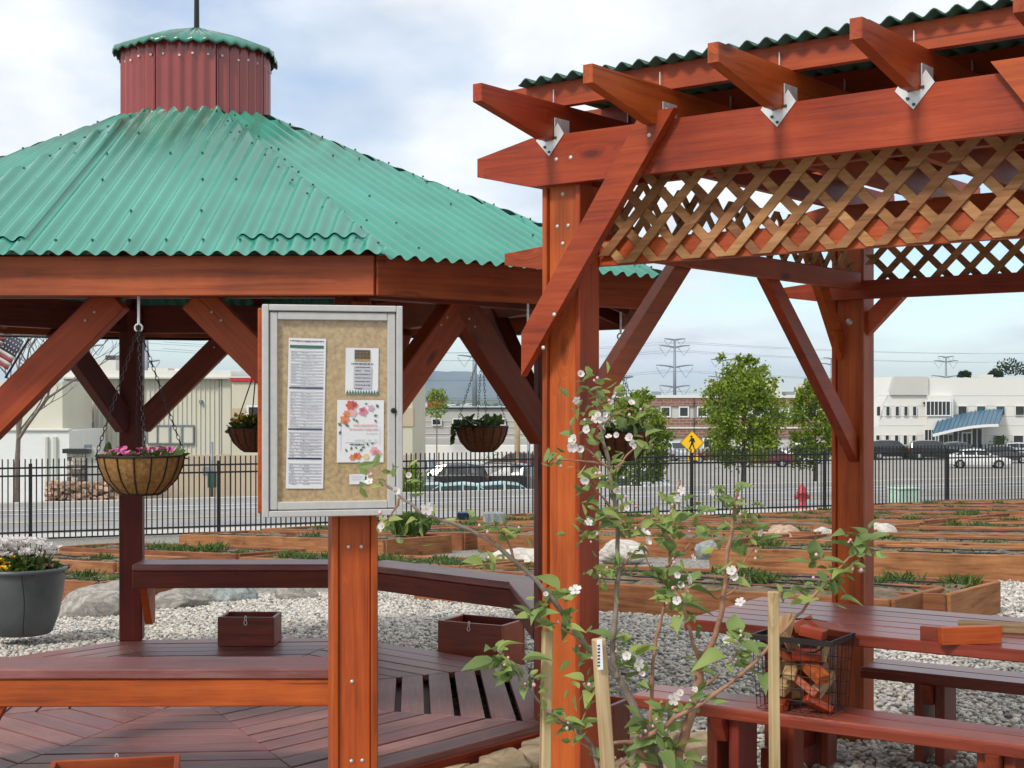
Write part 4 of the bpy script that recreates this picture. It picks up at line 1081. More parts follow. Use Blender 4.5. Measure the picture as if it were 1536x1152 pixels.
boulder(at_ground(930, 846, .14), (.75, .5, .34), M_ROCK_W, 'white rock right of the pergola post behind the apple tree', 12, -.2)
boulder(at_ground(1070, 838, .10), (.60, .5, .36), M_ROCK_B, 'grey blue boulder among the beds behind the apple tree', 7, .3)
boulder(at_ground(1178, 825, .18), (.55, .45, .44), M_ROCK_P, 'pinkish boulder left of the far pergola post', 8, .1)
boulder(at_ground(1140, 825, .16), (.5, .4, .22), M_ROCK_W, 'low white rock beside the pinkish boulder', 9, .1)
boulder(at_ground(1238, 825, .18), (.42, .4, .36), M_ROCK_W, 'small white rock touching the far pergola post', 10, .8)
boulder(at_ground(1322, 822, .18), (.52, .45, .42), M_ROCK_W, 'white boulder right of the far pergola post', 11, .8)
gb = at_ground(741, 805, .26); tag(block('stone_block', gb, (.34, .26, .36), M_GREYBLK, None, .3, .02), 'grey square stone block on a far raised bed', 'stone block')
bk = at_ground(695, 800, .2); m = MB(); m.lathe([(0, 0), (.095, 0), (.13, .19), (.137, .19), (.137, .205), (.125, .205), (.09, .02), (0, .02)], 20)
tag(m.build('bucket', M_BLUE, None, Matrix.Translation(bk), True), 'blue plastic bucket beside the grey stone block', 'bucket')
rg = random.Random(3)
gc = at_ground(614, 830, .28); m = MB()
for _ in range(900):
    a = rg.uniform(0, 6.28); d = Vector((math.cos(a) * rg.random() * .5, math.sin(a) * rg.random() * .5, 1)).normalized()
    leaf(m, Vector((rg.gauss(0, .09), rg.gauss(0, .09), 0)), d, rg.uniform(.15, .34), rg)
GP = thing('ornamental_grass', gc, 'round tuft of bright green grass in a bed right of the noticeboard', 'plant'); m.build('foliage', M_LEAF_D, GP, Matrix.Translation(gc))
# flower pot
pc = Vector(((34 - 768) / F * 10.6, 10.6, 0)); PT = thing('flower_pot', pc, 'big dark grey glazed pot with white and yellow flowers at the left edge', 'flower pot')
MPt = Matrix.Translation(pc) @ Matrix.Scale(1.15, 4)
m = MB(); m.lathe([(0, 0), (.17, 0), (.185, .012), (.225, .12), (.252, .26), (.262, .36), (.264, .40), (.28, .405), (.28, .425), (.258, .428), (.245, .40), (.23, .35), (0, .345)], 40)
po_ = m.build('pot', M_POT, PT, MPt, True)
rg = random.Random(8)
m = MB(); m.tube([Vector((.08 + .02*math.sin(q*3), -.262 + .03*(q > .8) * (q - .8) * 5 + .0 , .41 - .38 * q)) for q in np.linspace(0, 1, 9)], .004, 5)
m.build('drip_tube', M_HOSE, PT, MPt)
m = MB(); leafy(m, (0, 0, .36), 500, .21, .14, .07, rg); m.build('foliage', M_LEAF_D, PT, MPt)
def bloom(m, p, r, rng, n=8, cup_=.5, mi=0):
    for k in range(n):
        a = 2 * math.pi * k / n + rng.random(); leaf(m, p, Vector((math.cos(a), math.sin(a), cup_ + rng.uniform(-.2, .3))).normalized(), r, rng, mi)
m = MB(); st = MB()
for _ in range(60):
    q = Vector((rg.uniform(-.18, .20), rg.uniform(-.14, .14), rg.uniform(.50, .60))); bloom(m, q, .042, rg); st.tube([q, (q.x * .6, q.y * .6, .38)], .003, 4)
m.build('white_blossoms', M_PETAL, PT, MPt); st.build('stems', M_LEAF_D, PT, MPt)
m = MB()
for _ in range(46): bloom(m, Vector((rg.uniform(-.20, -.03), rg.uniform(-.22, -.05), rg.uniform(.41, .50))), .030, rg)
m.build('yellow_blossoms', M_YFLOW, PT, MPt)
m = MB()
for _ in range(5): bloom(m, Vector((rg.uniform(.14, .2), rg.uniform(-.12, -.05), rg.uniform(.42, .44))), .035, rg)
m.build('pink_blossoms', M_PINK, PT, MPt)

# ------------------------------------------------------------------ gravel
def gravel():
    rng = np.random.RandomState(2); pts = []
    tgt = 62000
    while len(pts) < tgt:
        D = np.sqrt(rng.uniform(5.3**2, 14.5**2, 20000)); px = rng.uniform(-60, 1600, 20000); X = (px - 768) / F * D
        for x, y in zip(X, D):
            rr = math.hypot(x - GX, y - GY)
            if rr < 1.86: continue
            if rr < 2.1:
                aa = (math.degrees(math.atan2(y - GY, x - GX)) - 4) % 45 - 22.5
                if rr * math.cos(R(22.5 - abs(abs(aa)))) < 0 or rr * max(math.cos(R(((math.degrees(math.atan2(y - GY, x - GX)) - 4) - 45*k))) for k in range(8)) < 1.86: continue
            if y < 7.8 and -1.4 < x < 1.4 and on_flag(x, y): continue
            if in_bed(x, y, .0): continue
            pts.append((x, y))
    pts = np.array(pts[:tgt]); n = len(pts)
    t = (1 + 5**.5) / 2
    iv = np.array([(-1, t, 0), (1, t, 0), (-1, -t, 0), (1, -t, 0), (0, -1, t), (0, 1, t), (0, -1, -t), (0, 1, -t), (t, 0, -1), (t, 0, 1), (-t, 0, -1), (-t, 0, 1)]) / math.sqrt(1 + t*t)
    fi = np.array([(0,11,5),(0,5,1),(0,1,7),(0,7,10),(0,10,11),(1,5,9),(5,11,4),(11,10,2),(10,7,6),(7,1,8),(3,9,4),(3,4,2),(3,2,6),(3,6,8),(3,8,9),(4,9,5),(2,4,11),(6,2,10),(8,6,7),(9,8,1)])
    sz = rng.uniform(.010, .022, n)[:, None] * np.stack([rng.uniform(.9, 1.5, n), rng.uniform(.7, 1.0, n), rng.uniform(.45, .75, n)], 1)
    V = iv[None] * (1 + rng.uniform(-.16, .16, (n, 12, 1))) * sz[:, None, :]
    yaw, pit = rng.uniform(0, 6.28, n), rng.normal(0, .35, n)
    cp, sp_ = np.cos(pit)[:, None], np.sin(pit)[:, None]; x, z = V[..., 0] * cp - V[..., 2] * sp_, V[..., 0] * sp_ + V[..., 2] * cp
    cy, sy = np.cos(yaw)[:, None], np.sin(yaw)[:, None]; y = V[..., 1]; V = np.stack([x * cy - y * sy, x * sy + y * cy, z], 2)
    zg = np.interp(-FDY * pts[:, 0] + FDX * pts[:, 1], zx, zy) + rng.uniform(.0, .016, n)
    V += np.concatenate([pts, zg[:, None]], 1)[:, None, :]
    FF = (fi[None] + (np.arange(n) * 12)[:, None, None]).reshape(-1, 3)
    me = bpy.data.meshes.new('gravel'); me.vertices.add(n * 12); me.vertices.foreach_set('co', V.reshape(-1).astype(np.float32))
    me.loops.add(len(FF) * 3); me.loops.foreach_set('vertex_index', FF.reshape(-1).astype(np.int32))
    me.polygons.add(len(FF)); me.polygons.foreach_set('loop_start', (np.arange(len(FF)) * 3).astype(np.int32))
    me.polygons.foreach_set('use_smooth', np.ones(len(FF), dtype=bool)); me.update()
    m_, t2, b2 = new_mat('river_pebbles'); K = t2.links.new
    ge = tn(t2, 'ShaderNodeNewGeometry'); r = ramp(t2, ge.outputs['Random Per Island'], [(0, (.20, .19, .175)), (.25, (.40, .38, .345)), (.6, (.56, .53, .475)), (.85, (.68, .64, .57)), (1, (.45, .36, .27))])
    K(r.outputs[0], b2.inputs['Base Color']); b2.inputs['Roughness'].default_value = .75; b2.inputs['Specular IOR Level'].default_value = .25
    me.materials.append(m_)
    return tag(obj('gravel', me), 'loose grey and white river pebbles around the gazebo', 'gravel', kind='stuff')
gravel()

# ------------------------------------------------------------------ fence
FQ = 28.6; p_of = lambda x, y: x * FDX + y * FDY
pA = p_of(*[(-40 - 768) / F * 26.6, 26.6]) - .2; pB = pA + 27
FN = thing('metal_fence', FP((pA + pB) / 2, FQ), 'black metal picket fence between the garden and the street', 'fence')
FH = 1.42; fa = math.atan2(FDY, FDX)
pk = chamfer_mesh((.024, .024, FH + .10), .002, M_BLACK, 'picket'); pst = chamfer_mesh((.065, .065, FH + .06), .004, M_BLACK, 'post')
npk = int((pB - pA) / .102)
p0post = p_of((47 - 768) / F * 26.9, 26.9)
for i in range(npk):
    p = pA + i * .102; c = FP(p, FQ)
    obj('picket', pk, FN, Matrix.Translation(c + Z * (FH + .10) / 2 + Z * .05) @ Matrix.Rotation(fa, 4, 'Z'))
for k in range(-1, 9):
    p = p0post + 3.55 * k
    if pA < p < pB: obj('post', pst, FN, Matrix.Translation(FP(p, FQ) + Z * (FH + .06) / 2) @ Matrix.Rotation(fa, 4, 'Z'))
for z in (.18, FH - .17, FH - .02): board('rail', FP(pA, FQ) + Z * z, FP(pB, FQ) + Z * z, .034, .034, M_BLACK, FN, c=.003)

# ------------------------------------------------------------------ trees
def tree(name, base, h_trunk, crown_h, crown_r, n, ls, label, seed, mat=M_LEAF_T, tr_r=.09, sprigs=True):
    rng = random.Random(seed); base = Vector(base)
    T_ = thing(name, base, label, 'tree', 'leafy street trees'); M = Matrix.Translation(base)
    m = MB(); top = h_trunk + crown_h * .8
    m.tube([(0, 0, -.1), (.02, 0, h_trunk), (.0, .03, top)], [tr_r, tr_r * .8, tr_r * .2], 8)
    tips = []
    for k in range(18):
        a = rng.uniform(0, 6.28); z0 = h_trunk + crown_h * rng.uniform(-.02, .6); rr = crown_r * rng.uniform(.5, .85)
        e_ = Vector((rr * math.cos(a), rr * math.sin(a), z0 + crown_h * rng.uniform(.12, .3))); m.tube([(0, 0, z0), (e_.x * .5, e_.y * .5, z0 + (e_.z - z0) * .6), e_], [tr_r * .4, tr_r * .25, .012], 5); tips.append(e_)
    m.build('trunk', M_BARK_T, T_, M)
    m = MB(); clumps = []
    for _ in range(150):
        t = rng.random()**.85; z = h_trunk - .02 * crown_h + crown_h * t
        prof = max(.05, 1 - abs((t - .42) / .60)**2.3)**.55
        a = rng.uniform(0, 6.28); q = crown_r * max(.08, prof) * math.sqrt(rng.uniform(.15, 1.0)) * 1.02
        clumps.append((Vector((q * math.cos(a), q * math.sin(a), z)), crown_r * rng.uniform(.14, .26)))
    if sprigs:
        for _ in range(9): clumps.append((Vector((rng.gauss(0, .3) * crown_r, rng.gauss(0, .3) * crown_r, h_trunk + crown_h * rng.uniform(.92, 1.12))), crown_r * .07))
    for i in range(n):
        c, r_ = clumps[i % len(clumps)] if i < n * .96 else (tips[i % len(tips)], .2)
        p = c + Vector((rng.gauss(0, .55), rng.gauss(0, .55), rng.gauss(0, .5))) * r_
        leaf(m, p, Vector((rng.gauss(0, 1), rng.gauss(0, 1), rng.gauss(-.2, .8))).normalized(), ls * rng.uniform(.6, 1.3), rng)
    m.build('crown', mat, T_, M)
def ground_at(px, D, dz=0):
    x = (px - 768) / F * D; return Vector((x, D, gz_(x, D) + dz))
tree('street_tree', ground_at(1115, 57), 1.0, 3.75, 1.62, 12500, .14, 'round-headed green street tree right of the pedestrian sign', 21, tr_r=.11)
tree('street_tree', ground_at(957, 59), 1.05, 3.3, 1.35, 9000, .14, 'green street tree behind the hanging basket right of the pergola post', 22)
tree('street_tree', ground_at(1222, 60), 1.0, 3.5, 1.0, 6500, .14, 'slender green street tree partly hidden by the far pergola post', 23)
tree('sapling', ground_at(655, 110.3), 4.0, 2.2, .85, 900, .2, 'thin young tree with pale leaves by the white wall', 24, tr_r=.05, sprigs=False)
def bush(px, py, D, r, h, label, seed, mat=M_LEAF_D, n=700, ls=.12):
    rng = random.Random(seed); c = P(px, py, D); T_ = thing('bush', c, label, 'bush', 'shrubs across the street'); m = MB()
    for _ in range(n):
        d = Vector((rng.gauss(0, 1), rng.gauss(0, 1), abs(rng.gauss(0, 1)))).normalized(); q = rng.random()**.4
        leaf(m, Vector((d.x * r * q, d.y * r * q, d.z * h * q)), (d + Vector((rng.gauss(0, .5), rng.gauss(0, .5), .3))).normalized(), ls, rng)
    m.build('foliage', mat, T_, Matrix.Translation(c))
bush(617, 782, 58, .65, 2.4, 'clipped green bush beside the noticeboard across the street', 1, M_LEAF_T, 2600)
bush(745, 714, 100, 1.6, 1.7, 'low dark shrubs beside the wooden utility pole', 2)
for px, d_, s in ((1500, 148, 1.4), (1425, 144, 1.0)): bush(px, 690, d_, s, s * 1.8, 'young shrub in front of the white office, %s' % ('right of the blue canopy' if px > 1450 else 'under the blue canopy'), px, M_LEAF_D, 350, .3)
for px, py, s in ((1515, 563, 3.2), (1447, 566, 1.1), (1493, 566, 1.2)): bush(px, py, 260, s, s * .9, 'dark conifer top above the white office roof, %s' % {1515: 'the biggest', 1447: 'leftmost', 1493: 'small middle one'}[px], px, M_LEAF_P, 420, .5)
# bare tree at the left edge
def bare_tree(base, label, seed):
    rng = random.Random(seed); T_ = thing('bare_tree', base, label, 'tree'); m = MB(); tw = MB()
    def grow(p, d, l, r, dep):
        pts = [p]; 
        for k in range(3):
            sg_ = .015 if dep == 0 else .10
            d = (d + Vector((rng.gauss(0, sg_), rng.gauss(0, sg_), .05))).normalized(); pts.append(pts[-1] + d * l / 3)
        (m if dep < 2 else tw).tube(pts, [r, r * .9, r * .8, r * .66], 6 if dep < 2 else 4, False)
        if dep == 6: return
        for k in range(3 if dep < 4 else 2):
            a = rng.uniform(0, 6.28); s = Vector((math.cos(a), math.sin(a), rng.uniform(-.1, .3))); grow(pts[-1 - (k % 2)], (d * .9 + s * rng.uniform(.45, .8)).normalized(), l * rng.uniform(.62, .84), r * .60, dep + 1)
    grow(Vector((0, 0, -.1)), Vector((0, 0, 1)), 2.1, .10, 0)
    m.build('trunk', M_BARK_T, T_, Matrix.Translation(base)); tw.build('branches', M_BARK_T, T_, Matrix.Translation(base))
bare_tree(ground_at(24, 43), 'bare leafless street tree at the left edge of the picture', 8)

# ------------------------------------------------------------------ cars
def car_mat(name, c): 
    m, t, b = new_mat(name); b.inputs['Base Color'].default_value = (*c, 1); b.inputs['Roughness'].default_value = .28; b.inputs['Coat Weight'].default_value = .6; b.inputs['Coat Roughness'].default_value = .05
    n_ = tn(t, 'ShaderNodeTexNoise', inp={'Scale': 3}); co = tn(t, 'ShaderNodeTexCoord'); t.links.new(co.outputs['Object'], n_.inputs['Vector'])
    t.links.new(ramp(t, n_.outputs[0], [(.3, tuple(x * .9 for x in c)), (.7, tuple(min(1, x * 1.1) for x in c))]).outputs[0], b.inputs['Base Color']); return m
CP = {k: car_mat('paint_' + k, c) for k, c in dict(white=(.78, .78, .77), black=(.015, .015, .017), silver=(.42, .43, .44), maroon=(.13, .015, .02), red=(.36, .02, .02), teal=(.30, .46, .46), blue=(.04, .07, .16), darkgrey=(.08, .085, .09)).items()}
M_LAMP = plain('headlight', (.75, .77, .78), .15, spec=.7); M_TAIL = plain('tail_light', (.38, .015, .015), .25)
PROF = {  # (x, belt z, roof z, half width at belt, half width at roof, glass?)
 'sedan': dict(L=4.6, H=1.45, st=[(-2.30, .72, .74, .74, .70), (-2.22, .92, .95, .84, .80), (-1.75, 1.0, 1.03, .89, .80), (-1.15, .98, 1.38, .90, .62), (-.2, .96, 1.45, .90, .64), (.45, .94, 1.38, .90, .62), (1.05, .93, .97, .89, .78), (1.8, .83, .86, .87, .76), (2.22, .68, .70, .78, .70), (2.32, .55, .56, .70, .66)]),
 'suv': dict(L=4.6, H=1.70, st=[(-2.30, .85, .87, .80, .76), (-2.24, 1.05, 1.10, .88, .78), (-1.95, 1.08, 1.60, .92, .66), (-1.2, 1.07, 1.70, .93, .68), (-.1, 1.05, 1.70, .93, .68), (.45, 1.04, 1.62, .93, .66), (1.10, 1.03, 1.07, .92, .82), (1.85, .97, 1.0, .90, .80), (2.24, .84, .86, .84, .76), (2.33, .6, .62, .76, .72)])}
def car(pos, heading, kind, paint, label):
    pr = PROF[kind]; st = pr['st']; M = Matrix.Translation(Vector(pos)) @ Matrix.Rotation(heading, 4, 'Z')
    cr_ = thing('parked_car', pos, label, 'car', 'cars parked across the street')
    v = []; f = []
    for x, zb, zr, wb, wr in st:
        lo = .26 if -2.1 < x < 2.1 else .34
        ring_ = [(wb * .93, lo), (wb, .55), (wb, zb), (wr, zr), (-wr, zr), (-wb, zb), (-wb, .55), (-wb * .93, lo)]
        v += [(x, y, z) for y, z in ring_]
    n = 8
    for i in range(len(st) - 1):
        for j in range(n): f.append((i*n + j, i*n + (j+1) % n, (i+1)*n + (j+1) % n, (i+1)*n + j))
    f.append(tuple(range(n))[::-1]); f.append(tuple(range((len(st)-1)*n, len(st)*n)))
    o = obj('body', mesh('body', v, [q[::-1] for q in f], CP[paint]), cr_, M)
    bv_ = o.modifiers.new('b', 'BEVEL'); bv_.width = .05; bv_.segments = 2; bv_.limit_method = 'ANGLE'; bv_.angle_limit = R(25)
    g = [i for i, s in enumerate(st) if s[2] - s[1] > .2]; a, b = g[0], g[-1]
    def quad(name, pts, mat):
        c = sum((Vector(p) for p in pts), Vector()) / 4; return obj(name, mesh(name, [c + (Vector(p) - c) * .88 for p in pts], [(0, 1, 2, 3)], mat), cr_, M)
    def pt(i, s, up, e_=.012):
        x, zb, zr, wb, wr = st[i]; t = .06 if not up else .9; y = wb + (wr - wb) * t + e_; return (x, s * y, zb + (zr - zb) * t)
    for s in (-1, 1):
        for i in range(a - 1 if kind == 'sedan' else a, b + 1):
            j = i + 1
            q = [pt(i, s, 0), pt(j, s, 0), pt(j, s, 1), pt(i, s, 1)]
            quad('side_window', q if s < 0 else q[::-1], M_GLASS_D)
    for i, j, e_ in ((b, b + 1, 1), (a, a - 1, -1)):
        x0, zb0, zr0, wb0, wr0 = st[i]; x1, zb1, zr1, wb1, wr1 = st[j]; k = .02
        q = [(x0, -wr0, zr0 + k), (x1, -wr1 * .95, zr1 + k), (x1, wr1 * .95, zr1 + k), (x0, wr0, zr0 + k)]; quad('windscreen' if e_ > 0 else 'rear_window', q if e_ > 0 else q[::-1], M_GLASS_D)
    for x in (-1.38, 1.40):
        for s in (-1, 1):
            wb_ = MB(); wb_.lathe([(.20, -.11), (.31, -.11), (.335, -.08), (.335, .08), (.31, .11), (.20, .11)], 18)
            WMx = M @ Matrix.Translation((x, s * .83, .335)) @ Matrix.Rotation(R(-90 * s), 4, 'X')
            wh_ = wb_.build('wheel', M_RUB, cr_, WMx, True)
            hb = MB(); hb.lathe([(0, .095), (.06, .10), (.16, .085), (.215, .10), (.215, .02)], 14); hb.build('hub', M_HUB, wh_, WMx)
            ar = MB(); ar.lathe([(.0, .115 - .03), (.37, .085), (.39, .05), (.39, -.1)], 18); ar.build('wheel_arch', M_BLACK, cr_, M @ Matrix.Translation((x, s * .79, .36)) @ Matrix.Rotation(R(-90 * s), 4, 'X'))
    for s in (-1, 1):
        x, zb, zr, wb, wr = st[-2]; obj('headlight', chamfer_mesh((.10, .34, .13), .02, M_LAMP, 'headlight'), cr_, M @ Matrix.Translation((x + .0, s * wb * .74, zb - .03)))
        x, zb, zr, wb, wr = st[1]; obj('tail_light', chamfer_mesh((.10, .24, .2), .02, M_TAIL, 'tail_light'), cr_, M @ Matrix.Translation((x - .03, s * wb * .82, zb - .1)))
        obj('mirror', chamfer_mesh((.10, .2, .13), .02, CP[paint], 'mirror'), cr_, M @ Matrix.Translation((.75, s * 1.0, st[b][1] + .1)))
def lot(px, D): x = (px - 768) / F * D; return Vector((x, D, gz_(x, D) + .03))
cars = [(642, 60, R(-60), 'sedan', 'teal', 'pale teal car with only its roof showing, leftmost in the front row'), (702, 60, R(0), 'sedan', 'teal', 'pale teal car roof in the middle of the front row'), (762, 60.5, R(5), 'sedan', 'teal', 'pale teal car roof at the right of the front row'),
        (612, 70, R(80), 'suv', 'white', 'white car beside the noticeboard edge'), (672, 76, R(170), 'suv', 'black', 'black car left of the grey post in the second row'), (738, 76, R(165), 'suv', 'black', 'black van with pale roof in the second row'), (633, 84, R(85), 'suv', 'silver', 'silver car behind the white car by the noticeboard'),
        (773, 104, R(176), 'sedan', 'maroon', 'dark red sedan behind the wooden utility pole'), (905, 66, R(185), 'sedan', 'white', 'white car right behind the pergola post'), (962, 68, R(-75), 'suv', 'silver', 'silver car facing the street left of the pedestrian sign'),
        (1013, 128, R(-70), 'suv', 'silver', 'small silver car in front of the brick building left of the sign'), (1072, 120, R(180), 'sedan', 'maroon', 'maroon car half hidden right of the pedestrian sign'), (1145, 112, R(175), 'sedan', 'maroon', 'maroon car under the round street tree'),
        (1196, 118, R(185), 'suv', 'white', 'white pickup left of the far pergola post'), (1338, 128, R(0), 'suv', 'black', 'black car beside the far pergola post before the white office'), (1402, 126, R(-10), 'suv', 'black', 'black car left of the canopy posts'),
        (1467, 108, R(-12), 'sedan', 'white', 'white hatchback at the front of the office car park'), (1507, 118, R(-20), 'sedan', 'darkgrey', 'dark grey car just behind the white hatchback'), (1532, 128, R(-20), 'sedan', 'silver', 'silver car at the right edge of the car park'), (1440, 132, R(-10), 'sedan', 'darkgrey', 'dark car before the office entrance glass')]
for px, D, hd, kd, pt_, lab in cars: car(lot(px, D), hd, kd, pt_, lab)

# ------------------------------------------------------------------ buildings
M_CREAM = plain('cream_metal_siding', (.57, .55, .46), .6, var=.05, scale=.6)
M_TAN = plain('tan_block', (.47, .38, .28), .85, var=.08, scale=.8)
M_STUCCO = plain('cream_stucco', (.55, .51, .40), .9, var=.06, scale=.5)
M_GREYW = plain('grey_siding', (.40, .39, .36), .85, var=.06, scale=.3)
M_ROOFW = plain('white_roof_edge', (.66, .65, .60), .7, var=.04, scale=.5)
M_OFFW = plain('white_office_panel', (.68, .67, .62), .75, var=.04, scale=.15)
M_OFFG = plain('pale_grey_panel', (.52, .51, .47), .75, var=.04, scale=.15)
M_BLUEROOF = plain('blue_canopy_metal', (.075, .15, .22), .4, var=.08, scale=.4)
def brickwall():
    m, t, b = new_mat('banded_brick'); co = tn(t, 'ShaderNodeTexCoord')
    br = tn(t, 'ShaderNodeTexBrick', inp={'Color1': (.20, .085, .062, 1), 'Color2': (.26, .12, .085, 1), 'Mortar': (.36, .30, .26, 1), 'Scale': 1.0, 'Mortar Size': .03, 'Brick Width': .9, 'Row Height': .34})
    mp_ = tn(t, 'ShaderNodeMapping', inp={'Rotation': (R(90), 0, 0)}); t.links.new(co.outputs['Object'], mp_.inputs[0]); t.links.new(mp_.outputs[0], br.inputs['Vector'])
    t.links.new(br.outputs[0], b.inputs['Base Color']); b.inputs['Roughness'].default_value = .9; return m
M_BRICKW = brickwall()
def wallbox(name, px0, px1, y0, y1, D, mat, parent, dep=6.0, proud=0.0):
    a, b = P(px0, y1, D), P(px1, y0, D); c = (a + b) / 2; c.y = D + dep / 2 - proud
    return obj(name, chamfer_mesh((b.x - a.x, dep, b.z - a.z), .01, mat, name), parent, Matrix.Translation(c))
def window(px0, px1, y0, y1, D, parent, glass=M_GLASS_D, fr=M_WHITE, mull=0, t=.09):
    a, b = P(px0, y1, D), P(px1, y0, D); c = (a + b) / 2; w_, h_ = b.x - a.x, b.z - a.z; c.y = D - .06
    w = obj('window', chamfer_mesh((w_, .06, h_), .005, glass, 'window'), parent, Matrix.Translation(c))
    for s in (-1, 1):
        obj('frame', chamfer_mesh((t, .14, h_ + 2*t), .008, fr, 'frame'), w, Matrix.Translation(c + Vector((s * (w_ + t) / 2, -.02, 0))))
        obj('frame', chamfer_mesh((w_ - .004, .13, t), .008, fr, 'frame'), w, Matrix.Translation(c + Vector((0, -.02, s * (h_ + t) / 2))))
    for k in range(mull): obj('mullion', chamfer_mesh((t * .6, .10, h_ - .004), .005, fr, 'mullion'), w, Matrix.Translation(c + Vector((-w_/2 + w_ * (k + 1) / (mull + 1), -.02, 0))))
    return w
D = 62.0
b1 = thing('metal_building', P(220, 760, D), 'cream ribbed metal building with tan base across the street on the left', 'building')
wl_ = wallbox('wall', 96, 346, 567, 790, D, M_CREAM, b1, 14)
rib = chamfer_mesh((.05, .06, 3.3), .01, M_CREAM, 'rib')
for px in np.arange(100, 344, 6.9): obj('rib', rib, wl_, Matrix.Translation(P(px, 626, D - .02)))
wallbox('base_wall', 128, 347, 682, 790, D, M_TAN, b1, 1, .12); wallbox('sill_band', 128, 236, 678, 682, D, M_ROOFW, b1, 1, .16)
wallbox('roof_edge', 92, 348, 556, 567, D, M_ROOFW, b1, 14, .25); wallbox('pilaster', 334, 347, 567, 682, D, M_CREAM, b1, 1, .10)
for a, b in ((222, 236), (238, 254), (257, 272), (275, 290)): window(a, b, 639, 664, D, b1, M_CREAM, M_GREYMET, t=.05)
window(90, 139, 636, 652, D - .3, b1, M_ROOFW, M_GREYMET, t=.08)
wallbox('roof_unit', 98, 174, 540, 556, D + 5, M_OFFG, b1, 3); wallbox('roof_unit', 222, 252, 552, 560, D + 4, M_OFFG, b1, 2); wallbox('roof_unit', 158, 173, 533, 544, D + 6, M_GLASS_D, b1, 2)
wallbox('roof_unit', 308, 360, 556, 575, D + 8, M_OFFG, b1, 4); wallbox('roof_vent', 262, 272, 553, 562, D + 4, M_ROOFW, b1, .6)
b2 = thing('stucco_building', P(480, 760, D - 1), 'cream and tan banded stucco building behind the noticeboard', 'building')
wallbox('wall', 347.5, 619, 572, 790, D - 1, M_STUCCO, b2, 9); wallbox('tan_band', 347.5, 620, 612, 640, D - 1, M_TAN, b2, 1, .05); wallbox('tan_base', 347.5, 620, 682, 790, D - 1, M_TAN, b2, 1, .06)
wallbox('parapet', 346, 621, 567, 572, D - 1, M_RED, b2, 9, .12); window(374, 396, 611, 630, D - 1.1, b2)
wallbox('parapet_cap', 346, 621, 565, 567, D - 1, M_ROOFW, b2, 9, .14)
b3 = thing('white_building', P(40, 760, 56), 'plain white wall behind the bare tree on the left', 'building')
wallbox('wall', -120, 104, 646, 780, 56.5, M_WHITE, b3, 5); wallbox('pilaster', 69, 73, 655, 760, 56.5, M_OFFG, b3, .5, .12); wallbox('pilaster', 81, 86, 655, 760, 56.5, M_OFFG, b3, .5, .12)
wallbox('upper_wall', -120, 94, 572, 646, 57.2, M_CREAM, b3, 4); wallbox('coping', -121, 104, 643, 646, 56.5, M_ROOFW, b3, .5, .1)
for px in (130, 190, 331): wallbox('downpipe', px, px + 1.6, 566, 690, D, M_OFFG, b1, .1, .14)
wallbox('gutter', 95, 347, 565.5, 568.5, D, M_OFFG, b1, .2, .42)
for px, y in ((300, 600), (250, 602)): wallbox('wall_lamp', px, px + 4, y, y + 5, D, M_GREYMET, b1, .3, .2)
wallbox('wall_vent', 305, 318, 700, 712, D, M_GREYMET, b1, .2, .16)
# stone pier
pr_ = P(117, 735, 45.6); SP = thing('stone_pier', pr_, 'ledge stone pier with dark cap in front of the metal building', 'pier')
rg = random.Random(4); z = pr_.z - .8
stn = [rock('ledge_stone_%d' % k, c, tuple(min(1, q * 1.5) for q in c), 6) for k, c in enumerate([(.42, .38, .32), (.16, .14, .13), (.55, .50, .44), (.22, .19, .16)])]
while z < P(0, 681, 45.6).z:
    h = rg.uniform(.09, .16); x = -.28
    while x < .27:
        w_ = min(rg.uniform(.14, .3), .28 - x); d = rg.uniform(.5, .56)
        obj('stone', chamfer_mesh((round(max(w_, .05), 2), round(d, 2), round(h, 2)), .012, rg.choice(stn), 'stone'), SP, Matrix.Translation((pr_.x + x + w_/2, 45.6, z + h/2))); x += w_ + .006
    z += h + .004
block('cap', (pr_.x + .05, 45.6, P(0, 676, 45.6).z), (.85, .8, .14), M_GLASS_D, SP); block('side_pier', (pr_.x + .50, 45.7, P(0, 724, 45.6).z), (.40, .5, 2.2), M_OFFG, SP)
block('lamp', (pr_.x + .32, 45.6, P(0, 670.5, 45.6).z), (.2, .2, .16), M_GREYMET, SP)
# rubble by the pier
rub = MB(); rg = random.Random(9)
for _ in range(700):
    px = rg.uniform(70, 180); c = P(px, rg.uniform(724, 760), 45.3 + rg.uniform(-.6, .8)); s = rg.uniform(.05, .14)
    rub.box(c, (s * 1.3, s, s), Matrix.Rotation(rg.uniform(0, 3), 3, 'Z') @ Matrix.Rotation(rg.uniform(0, 3), 3, 'X'))
tag(rub.build('rubble', M_ROCK_P), 'pinkish landscaping rocks around the stone pier', 'rocks', kind='stuff')
